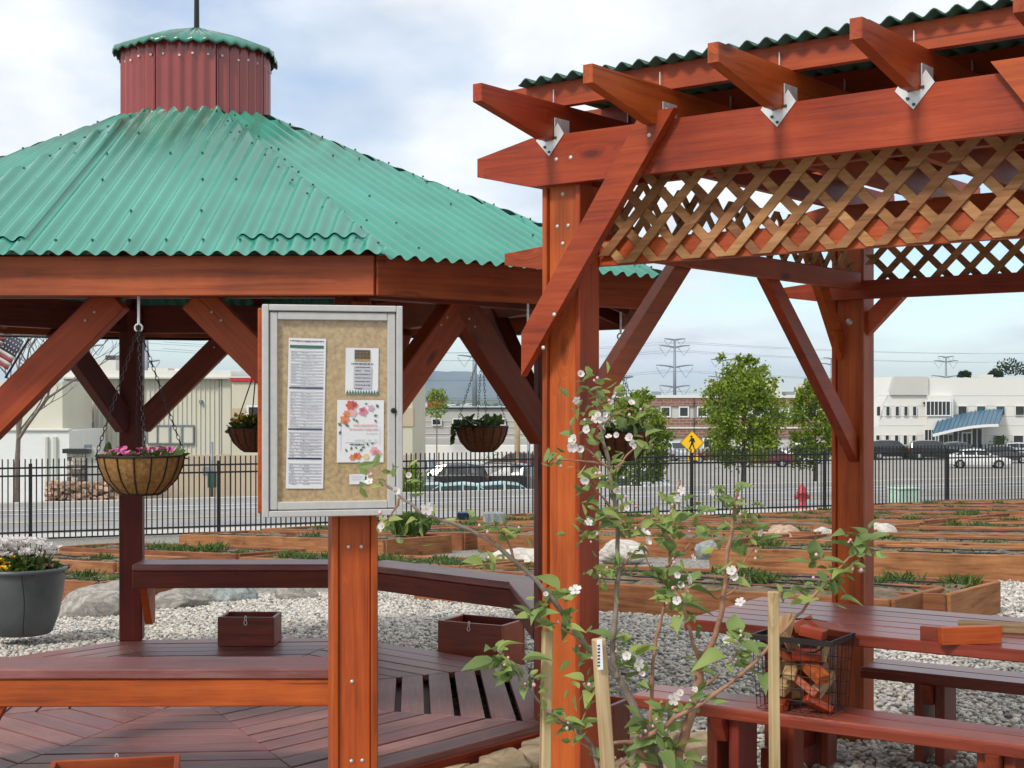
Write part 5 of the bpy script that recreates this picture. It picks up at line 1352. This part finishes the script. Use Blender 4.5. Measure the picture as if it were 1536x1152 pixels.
# middle distance
D = 125
b4 = thing('grey_building', P(710, 700, D), 'long low grey building behind the hanging basket', 'building')
wallbox('wall', 560, 930, 613, 720, D, M_GREYW, b4, 18); wallbox('roof_edge', 558, 932, 611, 613.5, D, M_GLASS_D, b4, 18, .2)
for k, y in enumerate((631, 640, 650)): wallbox('siding_band', 560, 930, y, y + 1.2, D, M_OFFG, b4, .3, .06)
for a, b in ((649, 661), (680, 692), (711, 723), (745, 757), (784, 790)): window(a, b, 629, 637, D - .1, b4, t=.08)
window(621, 628, 638, 655, D - .1, b4, M_WHITE, t=.2)
wallbox('roof_unit', 641, 663, 600, 611, D + 3, M_RED, b4, 2)
rwl = thing('retaining_wall', P(680, 692, 112), 'long pale retaining wall below the grey building', 'wall'); wallbox('wall', 622, 800, 668, 708, 112, M_OFFW, rwl, 1.2); wallbox('coping', 620, 802, 657, 668, 114, M_GREYW, rwl, 2)
D = 168
b5 = thing('brick_building', P(1120, 705, D), 'two storey brick office with pale window bands behind the street trees', 'building')
wallbox('wall', 922, 1345, 597, 712, D, M_OFFG, b5, 25); wallbox('parapet', 920, 1347, 592.5, 597, D, M_ROOFW, b5, 25, .4)
wallbox('brick_band', 922, 1345, 597.3, 609, D, M_BRICKW, b5, 1, .25); wallbox('brick_band', 922, 1345, 627, 640, D, M_BRICKW, b5, 1, .25); wallbox('brick_band', 922, 1345, 643, 655.5, D, M_BRICKW, b5, 1, .25)
wallbox('ledge', 922, 1345, 640.2, 642.8, D, M_ROOFW, b5, 1, .4); wallbox('base_band', 922, 1345, 676, 712, D, M_BRICKW, b5, 1, .25)
wallbox('penthouse', 1072, 1168, 571, 592, D + 8, M_STUCCO, b5, 6); wallbox('penthouse', 1210, 1262, 574, 592, D + 8, M_STUCCO, b5, 6)
for k in range(14):
    x0 = 938 + 27.3 * k; window(x0, x0 + 11.5, 611.5, 624, D - .05, b5, t=.16)
for a, b in ((1056, 1066), (1150, 1160), (1194, 1204)): window(a, b, 659, 684, D - .05, b5, t=.2, mull=0)
for px in (980, 1062, 1180, 1290): wallbox('roof_unit', px, px + 12, 587.5, 592.4, D + 6, M_GREYMET, b5, 3)
for px in (935, 1040, 1145, 1250): wallbox('downpipe', px, px + 1.0, 597, 700, D, M_GLASS_D, b5, .2, .42)
D = 150
b6 = thing('white_office', P(1420, 700, D), 'white two storey office with blue arched canopy at the right', 'building')
def wpoly(name, pts, mat, dep, proud=0):
    v = [P(x, y, D) for x, y in pts]; v = [Vector((p.x, D - proud, p.z)) for p in v]; n = len(v); v += [p + Vector((0, dep, 0)) for p in v]
    return obj(name, mesh(name, v, [tuple(range(n)), tuple(range(n, 2*n))[::-1]] + [(i, n + i, n + (i+1) % n, (i+1) % n) for i in range(n)], mat), b6)
wpoly('wall', [(1308, 710), (1700, 710), (1700, 567), (1392, 567), (1392, 565), (1341, 565), (1334, 588), (1318, 640)], M_OFFW, 22)
wpoly('stair_tower', [(1334, 588), (1334.5, 592.5), (1391, 592.5), (1391, 564.8), (1341, 564.8)], M_OFFG, 1, .3)
for y in (593, 608.5, 624, 638, 653): wallbox('panel_joint', 1318, 1700, y, y + .6, D, M_OFFG, b6, .3, .03)
wallbox('porch_block', 1389, 1427, 593, 652, D, M_OFFW, b6, 2, .7)
wallbox('wall_lamp', 1384, 1388, 603, 606, D, M_BLACK, b6, .4, .5); wallbox('roof_unit', 1470, 1490, 562, 567, D + 6, M_OFFG, b6, 3)
for x in (1315, 1329, 1343, 1356, 1369): window(x, x + 5, 610, 623.5, D - .05, b6, t=.05)
for x in (1314, 1328, 1342, 1355, 1368): window(x, x + 5, 653, 667, D - .05, b6, t=.05)
window(1389.5, 1424.5, 602.5, 622.5, D - .75, b6, mull=5, t=.12)
for x, g in ((1437, M_GLASS_D), (1465, M_GLASS_G), (1494, M_GLASS_G), (1523, M_GLASS_D)): window(x, x + 12.5, 609.5, 622.5, D - .05, b6, g, t=.05)
for x in (1492, 1520): window(x, x + 14, 653.5, 667, D - .05, b6, t=.05)
window(1387, 1402, 645, 664, D - .8, b6, mull=2, t=.1); window(1408, 1436, 645, 672, D - .6, b6, mull=3, t=.1); window(1444, 1456, 650, 678, D - .6, b6, mull=1, t=.15); window(1458, 1472, 643, 678, D - .6, b6, mull=1, t=.15)
v = []; f = []; n = 14
for i in range(n + 1):
    t = i / n; px = 1381 + 96 * t; yb = 645 - 0 * t; 
    zf = P(0, 645 - 12 * math.sin(min(1, t * 1.15) * math.pi / 2) - 3 * t, D).z; zb_ = zf + 1.15
    x = P(px, 0, D).x; v += [(x, D - 4.2, zf - .35 + (0 if t < .75 else 0)), (x + 1.9, D - .1, zb_), (x, D - 4.2, zf - .6), (x + 1.9, D - .1, zb_ - .3)]
for i in range(n): a = 4*i; f += [(a, a + 4, a + 5, a + 1), (a + 2, a + 3, a + 7, a + 6), (a, a + 2, a + 6, a + 4)]
can = obj('canopy', mesh('canopy', [Vector(p) for p in v], f, M_BLUEROOF), b6)
for i in range(n + 1):
    a = 4 * i; board('canopy_seam', Vector(v[a]) + Z * .05, Vector(v[a + 1]) + Z * .05, .08, .1, M_BLUEROOF, can)
for i in range(n): board('canopy_edge', Vector(v[4*i]) - Z * .12 - Vector((0, .06, 0)), Vector(v[4*i + 4]) - Z * .12 - Vector((0, .06, 0)), .08, .28, M_WHITE, can)
for px in (1391, 1443, 1470): board('canopy_post', P(px, 683, D - 3.9), P(px, 645, D - 3.9), .25, .25, M_WHITE, can)

# ------------------------------------------------------------------ street furniture
def post_thing(name, px, y0, y1, D, r, mat, label, cat, group=None, r2=None):
    b = P(px, y1, D); t = thing(name, b, label, cat, group); m = MB(); m.tube([b, P(px, y0, D)], [r, r2 or r], 12); m.build('pole', mat, t, None, True); return t
t = post_thing('utility_pole', 776, 530, 752, 84, .17, W_POLE, 'bare wooden utility pole behind the gazebo post', 'utility pole')
t = post_thing('lamp_pole', 793, 600, 796, 56, .06, M_GREYMET, 'thin dark grey pole just right of the wooden utility pole', 'pole')
t = post_thing('sign_post', 318, 663, 745, 48, .05, M_GREYMET, 'grey post with green box by the far pavement left of the noticeboard', 'post'); block('green_box', P(318, 720, 47.9), (.26, .2, .5), M_GREEN_D, t)
# pedestrian sign
sD = 50.5; sc_ = P(1038, 664, sD); SG = thing('pedestrian_sign', P(1038, 745, sD), 'yellow diamond pedestrian crossing sign on a grey post', 'road sign')
m = MB(); m.tube([P(1038, 748, sD + .05), P(1038, 645, sD + .05)], .035, 8); m.build('post', M_GREYMET, SG)
hd = .44
def plate(name, pts, mat, y, parent=SG, th=.004):
    v = [Vector((sc_.x + x, y, sc_.z + z)) for x, z in pts]; n = len(v); v += [p + Vector((0, th, 0)) for p in v]
    return obj(name, mesh(name, v, [tuple(range(n)), tuple(range(n, 2*n))[::-1]] + [(i, n + i, n + (i+1) % n, (i+1) % n) for i in range(n)], mat), parent)
dm = plate('diamond', [(-hd, 0), (0, -hd), (hd, 0), (0, hd)], M_BLACK, sD)
plate('face', [(-hd*.95, 0), (0, -hd*.95), (hd*.95, 0), (0, hd*.95)], M_YEL, sD - .006, dm)
plate('border', [(-hd*.90, 0), (0, -hd*.90), (hd*.90, 0), (0, hd*.90)], M_BLACK, sD - .0105, dm, .002); plate('inner_face', [(-hd*.87, 0), (0, -hd*.87), (hd*.87, 0), (0, hd*.87)], M_YEL, sD - .014, dm, .002)
yy = sD - .02
plate('figure_head', [(-.02 + .04*math.cos(q), .215 + .04*math.sin(q)) for q in np.linspace(0, 6.28, 12, endpoint=False)], M_BLACK, yy, dm)
plate('figure_body', [(-.05, .16), (.05, .17), (.09, .10), (.10, .0), (.075, .0), (.06, .07), (.05, -.03), (.09, -.2), (.13, -.24), (.07, -.24), (.03, -.13), (.0, -.06), (-.04, -.16), (-.08, -.24), (-.12, -.22), (-.07, -.12), (-.04, -.02), (-.03, .07), (-.10, .02), (-.11, .045), (-.06, .11)], M_BLACK, yy, dm)
plate('arrow_plate', [(-.2, -.62), (.24, -.62), (.24, -.42), (-.2, -.42)], M_YEL, sD); plate('arrow', [(-.12, -.58), (-.10, -.51), (.12, -.45), (.14, -.48), (-.06, -.545), (-.04, -.58)], M_BLACK, sD - .01)
# hydrant
hy = ground_at(1203, 36.0, .03); HY = thing('fire_hydrant', hy, 'red fire hydrant beyond the fence left of the far pergola post', 'hydrant'); MH = Matrix.Translation(hy)
m = MB(); m.lathe([(.16, 0), (.16, .04), (.10, .05), (.10, .36), (.14, .37), (.14, .41), (.12, .43), (.10, .52), (.05, .57), (.03, .62), (0, .62)], 16); m.build('barrel', M_RED, HY, MH, True)
for s in (-1, 1): m = MB(); m.tube([(s * .08, 0, .30), (s * .19, 0, .30)], [.055, .06], 10); m.build('nozzle', M_RED, HY, MH, True)
ux = ground_at(1356, 36.6, .03); U = thing('utility_box', ux, 'pale green utility cabinet behind the fence right of the pergola post', 'cabinet'); block('cabinet', ux + Z * .22, (.62, .5, .42), plain('pale_green_paint', (.42, .58, .48), .5), U, .3, .02); block('lid', ux + Z * .45, (.66, .54, .05), MATS['pale_green_paint'], U, .3, .02)
# flag beside the front left brace
fc = P(36, 512, 14); FG = thing('flag', fc, 'red and white striped flag with blue field hanging behind the left brace', 'flag')
MF = Matrix.Translation(fc) @ Matrix.Rotation(R(30), 4, 'Y')
M_FR, M_FW, M_FB = plain('flag_red', (.24, .05, .045), .8), plain('flag_white', (.45, .42, .40), .8), plain('flag_blue', (.045, .05, .075), .8)  # faded cloth, dimmed further: its backlit shade is put into the colours
def cloth(x0, x1, z0, z1, mat, name, off=0):
    v = []; f = []; n = 10
    for i in range(n + 1):
        x = x0 + (x1 - x0) * i / n; y = .03 * math.sin(9 * x) + off; v += [(-x, y, -z0 - .15*x*x), (-x, y + .01*math.sin(7*x), -z1 - .15*x*x)]
    for i in range(n): f.append((2*i, 2*i + 2, 2*i + 3, 2*i + 1))
    o = obj(name, mesh(name, v, f, mat, True), FG, MF); s = o.modifiers.new('t', 'SOLIDIFY'); s.thickness = .002
for k in range(9): cloth(.0 if k > 4 else .18, .55, .036 * k, .036 * (k + 1), M_FR if k % 2 == 0 else M_FW, 'stripe')
cloth(0, .18, 0, .18, M_FB, 'blue_field', 0)
m = MB()
for i in range(5):
    for j in range(4): m.box((-.02 - .035*i, -.004 + .03*math.sin(9*(.02 + .035*i)), -.025 - .042*j), (.012, .003, .012))
tag(m.build('stars', M_FW, FG, MF), kind='stuff')
m = MB(); m.tube([(.03, 0, .05), (.02, 0, -.4)], .012, 8); m.build('staff', M_BLACK, FG, MF)
# cable strung under the gazebo
m = MB(); a = P(-10, 503, 9.8); b = P(300, 509, 9.8); m.tube([a, (a + b) / 2 - Z * .005, b, P(480, 506, 9.8), P(640, 505, 9.8), P(720, 503, 9.2), P(800, 500, 8.0)], .010, 5)
tag(m.build('light_cable', M_BLACK), 'black cable strung along the back of the gazebo roof', 'cable')

# ------------------------------------------------------------------ power line towers
def pylon(px, ytop, D, arms, label, r=.9, vees=True, mat=M_GREYMET):
    base = P(px, 640, D); t = thing('power_pylon', base, label, 'pylon', 'power line pylons'); m = MB(); m.tube([base, P(px, ytop, D)], [r, r * .5], 10); m.build('mast', mat, t, None, True)
    for y, hw in arms:
        c = P(px, y, D); w_ = hw / F * D; m = MB(); m.tube([c + Vector((w_ * s, 0, w_ * .12 * (1 - (1 - abs(s))**2) )) for s in np.linspace(-1, 1, 9)], [.2, .3, .35, .4, .45, .4, .35, .3, .2], 6); m.build('crossarm', mat, t)
        if vees:
            for s in (-1, 1):
                m = MB(); m.tube([c + Vector((s * w_ * .98, 0, 0)), c + Vector((s * w_ * .6, 0, -w_ * .55)), c + Vector((s * w_ * .22, 0, 0))], .12, 4); m.build('insulator', mat, t)
    return t
pylon(1012, 509, 620, [(510, 16), (521, 23), (551, 28), (581, 23)], 'tall grey pylon with four crossarms left of the round street tree')
pylon(1084, 527, 700, [(541, 18), (567, 22)], 'faint grey pylon directly behind the round street tree', .5)
pylon(712, 500, 560, [(536, 26), (500, 24)], 'stout grey pylon between the gazebo braces', 1.3)
pylon(1419, 536, 800, [(536, 12), (543, 18), (566, 22)], 'small grey pylon above the white office', .9)
pylon(1247, 538, 800, [(538, 12), (547, 18)], 'grey pylon just left of the far pergola post', .8, False)
pylon(318, 535, 330, [(545, 12), (540, 12)], 'dark pylon above the metal building seen inside the gazebo', .22, False)
pylon(132, 505, 420, [(520, 24)], 'grey pylon behind the left gazebo brace', 1.2)
pylon(220, 495, 430, [(543, 20)], 'grey pylon right of the left gazebo post', 1.0)
pylon(940, 562, 420, [(566, 10)], 'low dark pylon above the brick building next to the basket chain', .25, False)
wr = MB(); 
for ya, yb in ((513, 505), (526, 515), (556, 545), (586, 575)):
    for dxp in (-18, 18):
        A = P(1012 + dxp, ya, 620); B_ = P(220 + dxp * 1.4, yb + 8, 430); wr.tube([A.lerp(B_, t) - Z * 16 * t * (1 - t) for t in np.linspace(0, 1, 14)], .055, 3, False)
        A = P(1012 + dxp, ya, 620); B_ = P(1700 + dxp, ya + 12, 900); wr.tube([A.lerp(B_, t) - Z * 14 * t * (1 - t) for t in np.linspace(0, 1, 14)], .06, 3, False)
tag(wr.build('power_lines', M_GREYMET), 'thin power lines strung between the distant pylons', 'power lines', kind='stuff')

# ------------------------------------------------------------------ far valley trees and houses
rg = random.Random(77); m = MB(); hs = MB()
for _ in range(1500):
    D = 260 * math.exp(rg.random() * 2.4); px = rg.uniform(350, 1500); c = ground_at(px, D); s = rg.uniform(2.0, 4.5)
    for k in range(6):
        q = c + Vector((rg.gauss(0, .5), rg.gauss(0, .5), rg.uniform(.2, 1.3))) * s; r_ = s * rg.uniform(.35, .6)
        for t in range(5): leaf(m, q + Vector((rg.gauss(0, .4), rg.gauss(0, .4), rg.gauss(0, .4))) * r_, Vector((rg.gauss(0, 1), rg.gauss(0, 1), rg.gauss(0, 1))).normalized(), r_ * 1.7, rg)
tag(m.build('far_woods', leaf_mat('far_leaf', (.085, .115, .055), .35, .1)), 'far belt of trees across the valley', 'woods', kind='stuff')
for _ in range(500):
    D = 900 + rg.random() * 1900; px = rg.uniform(350, 1500); c = ground_at(px, D); s = rg.uniform(5, 12); hs.box(c + Z * s * .22, (s * 1.6, s, s * .5), Matrix.Rotation(rg.uniform(0, 3), 3, 'Z'))
tag(hs.build('far_town', M_OFFW), 'pale roofs of the far town in the valley', 'town', kind='stuff')

# ------------------------------------------------------------------ young apple tree in the foreground
AT_D = 3.85
atb = Vector(((990 - 768) / F * AT_D, AT_D, 0)); AT = thing('apple_tree', atb, 'young apple tree with white blossom in front of the pergola post', 'tree')
def tp(px, py, dd=0): return P(px, py, AT_D + dd)
def smooth(pts, n=4):
    out = []
    for i in range(len(pts) - 1):
        p0, p1, p2, p3 = pts[max(i-1, 0)], pts[i], pts[i+1], pts[min(i+2, len(pts)-1)]
        for k in range(n):
            t = k / n; out.append(.5 * ((2*p1) + (-p0 + p2)*t + (2*p0 - 5*p1 + 4*p2 - p3)*t*t + (-p0 + 3*p1 - 3*p2 + p3)*t*t*t))
    return out + [pts[-1]]
rg = random.Random(14)
def branch(pts, r0, r1, mat=M_BARK, name='branch'):
    pts = smooth([tp(*p) for p in pts]); n = len(pts)
    pts = [p + Vector((rg.gauss(0, .0016), rg.gauss(0, .0016), rg.gauss(0, .0016))) for p in pts]
    m = MB(); m.tube(pts, [r0 + (r1 - r0) * (i / (n - 1))**.8 + (.0012 if i % 5 == 2 else 0) for i in range(n)], 8); return m.build(name, mat, AT, None, True)
branch([(992, 1560, 0), (990, 1300, 0), (990, 1190, 0), (985, 1150, 0), (975, 1115, 0), (962, 1088, .01)], .022, .017, M_BARK_G, 'trunk')
branch([(962, 1088, .01), (943, 1045, 0), (925, 1013, -.02), (905, 992, -.03), (878, 968, -.06), (845, 922, -.10), (805, 872, -.13), (745, 818, -.16), (690, 790, -.18), (640, 772, -.2), (600, 745, -.2), (572, 720, -.2)], .0115, .0026, M_BARK_G)
branch([(926, 1016, -.02), (919, 985, 0), (922, 930, .02), (927, 862, .03), (925, 780, .04), (914, 705, .04), (905, 660, .05), (897, 615, .05), (894, 580, .06)], .0092, .003, M_BARK_G)
branch([(990, 1190, 0), (1012, 1145, -.05), (1030, 1092, -.07), (1043, 1045, -.08), (1048, 1012, -.08), (1052, 990, -.08)], .0125, .0125)
branch([(1052, 992, -.08), (1074, 952, -.09), (1086, 895, -.10), (1094, 820, -.10), (1100, 775, -.1), (1106, 735, -.1)], .0092, .0034)
branch([(1052, 992, -.08), (1037, 955, -.1), (1022, 905, -.12), (1012, 880, -.13)], .0065, .0028)
branch([(972, 1110, .02), (976, 1075, .03), (979, 1010, .04), (988, 945, .05), (1002, 885, .06), (1004, 830, .06), (1006, 780, .06), (1022, 720, .05)], .0065, .0025)
branch([(985, 1160, -.04), (955, 1116, -.07), (985, 1098, -.10), (1012, 1078, -.12), (1060, 1050, -.15), (1105, 1017, -.17), (1142, 983, -.2), (1190, 930, -.22), (1240, 872, -.25), (1288, 822, -.27)], .0078, .003)
branch([(960, 1112, -.06), (930, 1114, -.1), (905, 1116, -.12)], .006, .004)
branch([(985, 1165, 0), (955, 1135, .02), (928, 1150, .03)], .004, .002)
branch([(905, 1240, -.1), (896, 1150, -.1), (886, 1118, -.1), (868, 1100, -.1), (830, 1074, -.12), (798, 1040, -.14), (770, 1000, -.15), (745, 975, -.15)], .0065, .0022, M_BARK_G)
branch([(890, 1128, -.1), (870, 1110, -.12), (862, 1090, -.13)], .003, .0018)
for pts in ([(915, 705, .04), (885, 678, .02), (862, 664, 0)], [(906, 697, .04), (870, 692, .02), (838, 689, 0)], [(918, 712, .04), (938, 685, .06), (958, 668, .08)], [(898, 640, .05), (925, 620, .08), (950, 612, .1)], [(922, 770, .04), (900, 740, 0), (880, 722, -.02)],
            [(1088, 880, -.1), (1110, 850, -.08), (1135, 815, -.06)], [(1086, 895, -.1), (1108, 880, -.1), (1118, 862, -.1)], [(745, 818, -.16), (728, 800, -.18)], [(770, 840, -.15), (762, 810, -.15), (755, 800, -.15)], [(600, 745, -.2), (590, 770, -.2), (572, 785, -.2)],
            [(1002, 880, .06), (975, 850, .03), (960, 812, 0)], [(880, 970, -.06), (862, 955, -.1), (840, 940, -.1)], [(1000, 850, .06), (1020, 830, .04), (1035, 815, .03)], [(1044, 1040, -.08), (1085, 1005, -.12), (1110, 975, -.15)], [(926, 860, .03), (945, 835, .03), (960, 822, .03)]):
    branch(pts, .0035, .0016, M_BARK, 'twig')
# leaf meshes: folded, curved blades
def leaf_mesh(seed):
    rng = random.Random(seed); v = []; f = []; n = 6; curl = rng.uniform(.1, .6); fold = rng.uniform(.2, .8); tw_ = rng.uniform(-.25, .25)
    for i in range(n + 1):
        t = i / n; wd = .27 * math.sin(math.pi * (t**.8)) * (1 - .12 * t) + .004; z = -curl * t * t + rng.uniform(-.012, .012)
        for s in (-1, 0, 1): v.append((t, s * wd * rng.uniform(.92, 1.06), z + (abs(s) * wd * fold) + s * wd * tw_ * t * 3))
    for i in range(n):
        for j in range(2): f.append((3*i + j, 3*i + 3 + j, 3*i + 4 + j, 3*i + 1 + j))
    return mesh('leaf', v, f, M_LEAF, True)
LM = [leaf_mesh(k) for k in range(9)]
def petal_flower(seed):
    rng = random.Random(seed); m = MB()
    for k in range(5):
        a = 2 * math.pi * k / 5 + rng.uniform(-.15, .15); d = Vector((math.cos(a), math.sin(a), 0)); s = Vector((-math.sin(a), math.cos(a), 0)); up = rng.uniform(.35, .75) + (seed % 3) * .5; d = d * (1 - .18 * (seed % 3))
        rows = [(0.08, .06, 0), (.4, .30, .18), (.75, .40, .34), (1.0, .26, .42)]; b = []
        for t, w_, z in rows: b += [d * t - s * w_ + Z * (z * up + .08), d * t + Z * z * up, d * t + s * w_ + Z * (z * up + .08)]
        m.add(b, [(3*i + j, 3*i + j + 1, 3*i + 4 + j, 3*i + 3 + j) for i in range(3) for j in range(2)])
    for k in range(10):
        a = rng.uniform(0, 6.28); m.tube([(0, 0, 0), (.16 * math.cos(a), .16 * math.sin(a), .38)], .022, 3, True, 1)
    return mesh('blossom', m.v, m.f, mats=[M_PETAL, M_YFLOW], mi=m.m, smooth=True)
FM = [petal_flower(k) for k in range(6)]
NL = [0]
def whorl(px, py, n, size, dd=0, spread=1.0, upb=.35):
    c = tp(px, py, dd); size *= .84
    for k in range(n):
        a = 2 * math.pi * k / n + rg.uniform(-.5, .5); el = rg.uniform(-.35, .95) * spread + upb * .3
        d = Vector((math.cos(a), math.sin(a) * .9, el)).normalized(); l = size * rg.uniform(.5, 1.2) / F * AT_D
        x = d; up = Vector((rg.gauss(0, .35), -.35 + rg.gauss(0, .3), 1)); y = up.cross(x).normalized(); zz_ = x.cross(y)
        M = Matrix((x, y, zz_)).transposed().to_4x4() @ Matrix.Scale(l, 4); M.translation = c + d * .012 + Vector((rg.gauss(0, .012), rg.gauss(0, .012), rg.gauss(0, .014)))
        M = Matrix.Translation(M.translation) @ (M.to_3x3().to_4x4()); obj('leaf', rg.choice(LM), AT, M); NL[0] += 1
def flower(px, py, size, dd=-.02):
    c = tp(px + rg.uniform(-3, 3), py + rg.uniform(-3, 3), dd); d = Vector((rg.gauss(0, .6), -1.0 + rg.gauss(0, .3), rg.gauss(.35, .5))).normalized()
    obj('blossom', rg.choice(FM), AT, Matrix.Translation(c) @ d.to_track_quat('Z', 'Y').to_matrix().to_4x4() @ Matrix.Rotation(rg.uniform(0, 6), 4, 'Z') @ Matrix.Scale(size / F * AT_D, 4))
W_ = [(893, 575, 5, 34, .06), (875, 580, 4, 34, .05), (912, 595, 4, 30, .06), (900, 612, 4, 26, .05), (882, 632, 4, 36, 0), (862, 662, 4, 28, 0), (838, 690, 4, 26, 0), (905, 660, 4, 26, .05), (955, 618, 6, 40, .1), (945, 640, 5, 32, .1), (968, 660, 4, 34, .08), (915, 700, 6, 40, .03), (898, 718, 5, 42, 0), (880, 725, 5, 40, -.02),
      (935, 760, 5, 42, .04), (900, 775, 6, 42, 0), (885, 800, 5, 42, 0), (880, 790, 4, 34, 0), (945, 800, 5, 36, .04), (915, 870, 6, 42, 0), (900, 865, 5, 40, 0), (935, 850, 4, 34, .03), (560, 715, 5, 26, -.2), (600, 722, 5, 34, -.2), (572, 790, 4, 28, -.2), (640, 785, 4, 26, -.18), (735, 792, 6, 32, -.18), (728, 845, 5, 34, -.16),
      (755, 800, 6, 36, -.15), (820, 905, 8, 50, -.12), (805, 925, 8, 52, -.12), (840, 900, 7, 46, -.1), (850, 938, 6, 44, -.1), (745, 985, 7, 52, -.15), (752, 1005, 6, 50, -.15), (775, 1010, 6, 48, -.14), (795, 1030, 5, 46, -.13), (835, 1075, 5, 36, -.12),
      (860, 1090, 7, 50, -.12), (872, 1105, 6, 46, -.1), (880, 1030, 6, 46, -.08), (880, 1045, 4, 46, -.08), (875, 985, 4, 34, -.06), (960, 815, 5, 36, 0), (1005, 800, 7, 48, .05), (990, 780, 6, 46, .05), (1020, 760, 6, 44, .05), (1040, 760, 5, 44, .03), (1100, 745, 7, 42, -.1), (1085, 760, 6, 40, -.1), (1110, 770, 5, 36, -.1), (1135, 810, 7, 48, -.06), (1120, 830, 5, 42, -.06), (1075, 805, 5, 36, -.08),
      (1010, 850, 7, 48, .04), (1000, 870, 7, 50, .04), (1015, 905, 8, 56, 0), (1000, 895, 6, 52, .02), (1030, 890, 6, 44, -.1), (1030, 918, 5, 40, -.12), (930, 970, 7, 46, .0), (945, 995, 7, 48, .0), (960, 1020, 6, 44, .02), (1085, 865, 5, 34, -.1), (1115, 965, 8, 54, -.15), (1100, 985, 7, 52, -.15), (1130, 985, 5, 44, -.15), (1050, 1000, 5, 30, -.08),
      (985, 1085, 8, 56, -.1), (1000, 1070, 6, 54, -.1), (990, 1115, 8, 60, -.08), (1000, 1135, 7, 56, -.06), (975, 1100, 6, 50, -.08), (1025, 1140, 6, 50, -.06), (935, 1145, 4, 36, .03), (1240, 868, 7, 46, -.25), (1225, 845, 6, 48, -.25), (1250, 890, 5, 44, -.25), (1285, 820, 8, 50, -.27), (1300, 812, 5, 52, -.27), (1275, 855, 5, 48, -.26), (1190, 885, 4, 40, -.22), (1048, 1050, 4, 34, -.12)]
for q in W_: whorl(*q[:2], max(3, round(q[2] * .62)), *q[3:])
for q in [(868, 562), (890, 590), (866, 598), (905, 625), (893, 632), (925, 655), (948, 602), (862, 658), (858, 668), (945, 655), (950, 668), (880, 645), (952, 678), (915, 655), (870, 672), (895, 622), (935, 640), (878, 720), (940, 760), (955, 775), (925, 735), (552, 720), (612, 712), (590, 735), (572, 788), (640, 762), (880, 785), (866, 885), (818, 895), (745, 1000),
          (968, 800), (972, 812), (1040, 835), (1015, 745), (1025, 738), (1085, 742), (1140, 798), (1065, 738), (1097, 856), (1104, 862), (1020, 862), (1030, 868), (1022, 880), (1015, 900), (1014, 912), (940, 985), (955, 998), (960, 1010), (1030, 1025), (1022, 1040), (1045, 1035), (1012, 1050), (1075, 995), (1082, 1010), (1118, 895), (1110, 905), (1093, 960)]:
    if rg.random() < .12: continue
    flower(*q, rg.uniform(5.5, 10), {True: -.27, False: -.14}[q[0] < 700])
m = MB()                                        # the many small young leaves between the big ones
for q in W_:
    for _ in range(6):
        c = tp(q[0] + rg.gauss(0, 11), q[1] + rg.gauss(0, 11), q[4] + rg.gauss(0, .02))
        leaf(m, c, Vector((rg.gauss(0, 1), rg.gauss(0, .7), rg.gauss(.35, .7))).normalized(), rg.uniform(12, 26) / F * AT_D, rg, 0, .24)
tag(m.build('young_leaves', M_LEAF, AT), kind='stuff')
m = MB()                                        # pink buds
for q in W_[::2]:
    for _ in range(2):
        c = tp(q[0] + rg.gauss(0, 9), q[1] + rg.gauss(-3, 8), q[4] - .02); r_ = rg.uniform(2.0, 3.4) / F * AT_D
        m.lathe([(0, -r_), (r_ * .8, -r_ * .4), (r_, .1 * r_), (r_ * .6, r_ * .9), (0, r_ * 1.2)], 7, c)
tag(m.build('buds', plain('pink_bud', (.66, .38, .40), .6, var=.2, scale=40), AT, None, True), kind='stuff')
# stakes
def stake(px0, y0, px1, y1, D, wd, label, mat=W_STAKE):
    a = P(px0, y0, D); b = P(px1, y1, D); d = (b - a).normalized(); e_ = a + d * ((a.z + .1) / -d.z)
    s = thing('stake', Vector((e_.x, e_.y, 0)), label, 'stake', 'timber stakes around the apple tree'); board('shaft', e_, a, wd, wd, mat, s, up=(.3, -1, 0), c=.003); return s, d
stake(821, 945, 818, 1152, 3.75, .026, 'thin pale stake in front of the pergola post')
s2, dd_ = stake(898, 958, 912, 1152, 3.45, .029, 'leaning tan stake with a small white tag near its top')
stake(1160, 887, 1162, 1152, 3.5, .0225, 'upright tan stake in front of the picnic bench')
tgp = P(899, 982, 3.425); ob = board('name_tag', tgp + Z * .036, tgp - Z * .036 + Vector((.003, 0, 0)), .013, .002, M_PAPER, s2, up=(.1, -1, 0), c=.0004)
for k in range(7): board('tag_mark', tgp + Z * (.024 - .008*k) + Vector((-.002, -.0022, 0)), tgp + Z * (.020 - .008*k) + Vector((-.0012, -.0022, 0)), .006, .0006, INK['dark'], ob, up=(.1, -1, 0), c=.0001)

# ------------------------------------------------------------------ haze over the valley
hb = MB(); hb.box((0, 4500, 120), (24000, 19000, 284))
mh = bpy.data.materials.new('haze_air'); mh.use_nodes = True; th_ = mh.node_tree; th_.nodes.clear()
vp = th_.nodes.new('ShaderNodeVolumePrincipled'); vp.inputs['Density'].default_value = 8e-5; vp.inputs['Color'].default_value = (.62, .80, 1.0, 1); vp.inputs['Anisotropy'].default_value = 0.2
ou = th_.nodes.new('ShaderNodeOutputMaterial'); th_.links.new(vp.outputs[0], ou.inputs['Volume'])
tag(hb.build('haze', mh), 'thin blue haze over the valley', 'haze', kind='stuff')
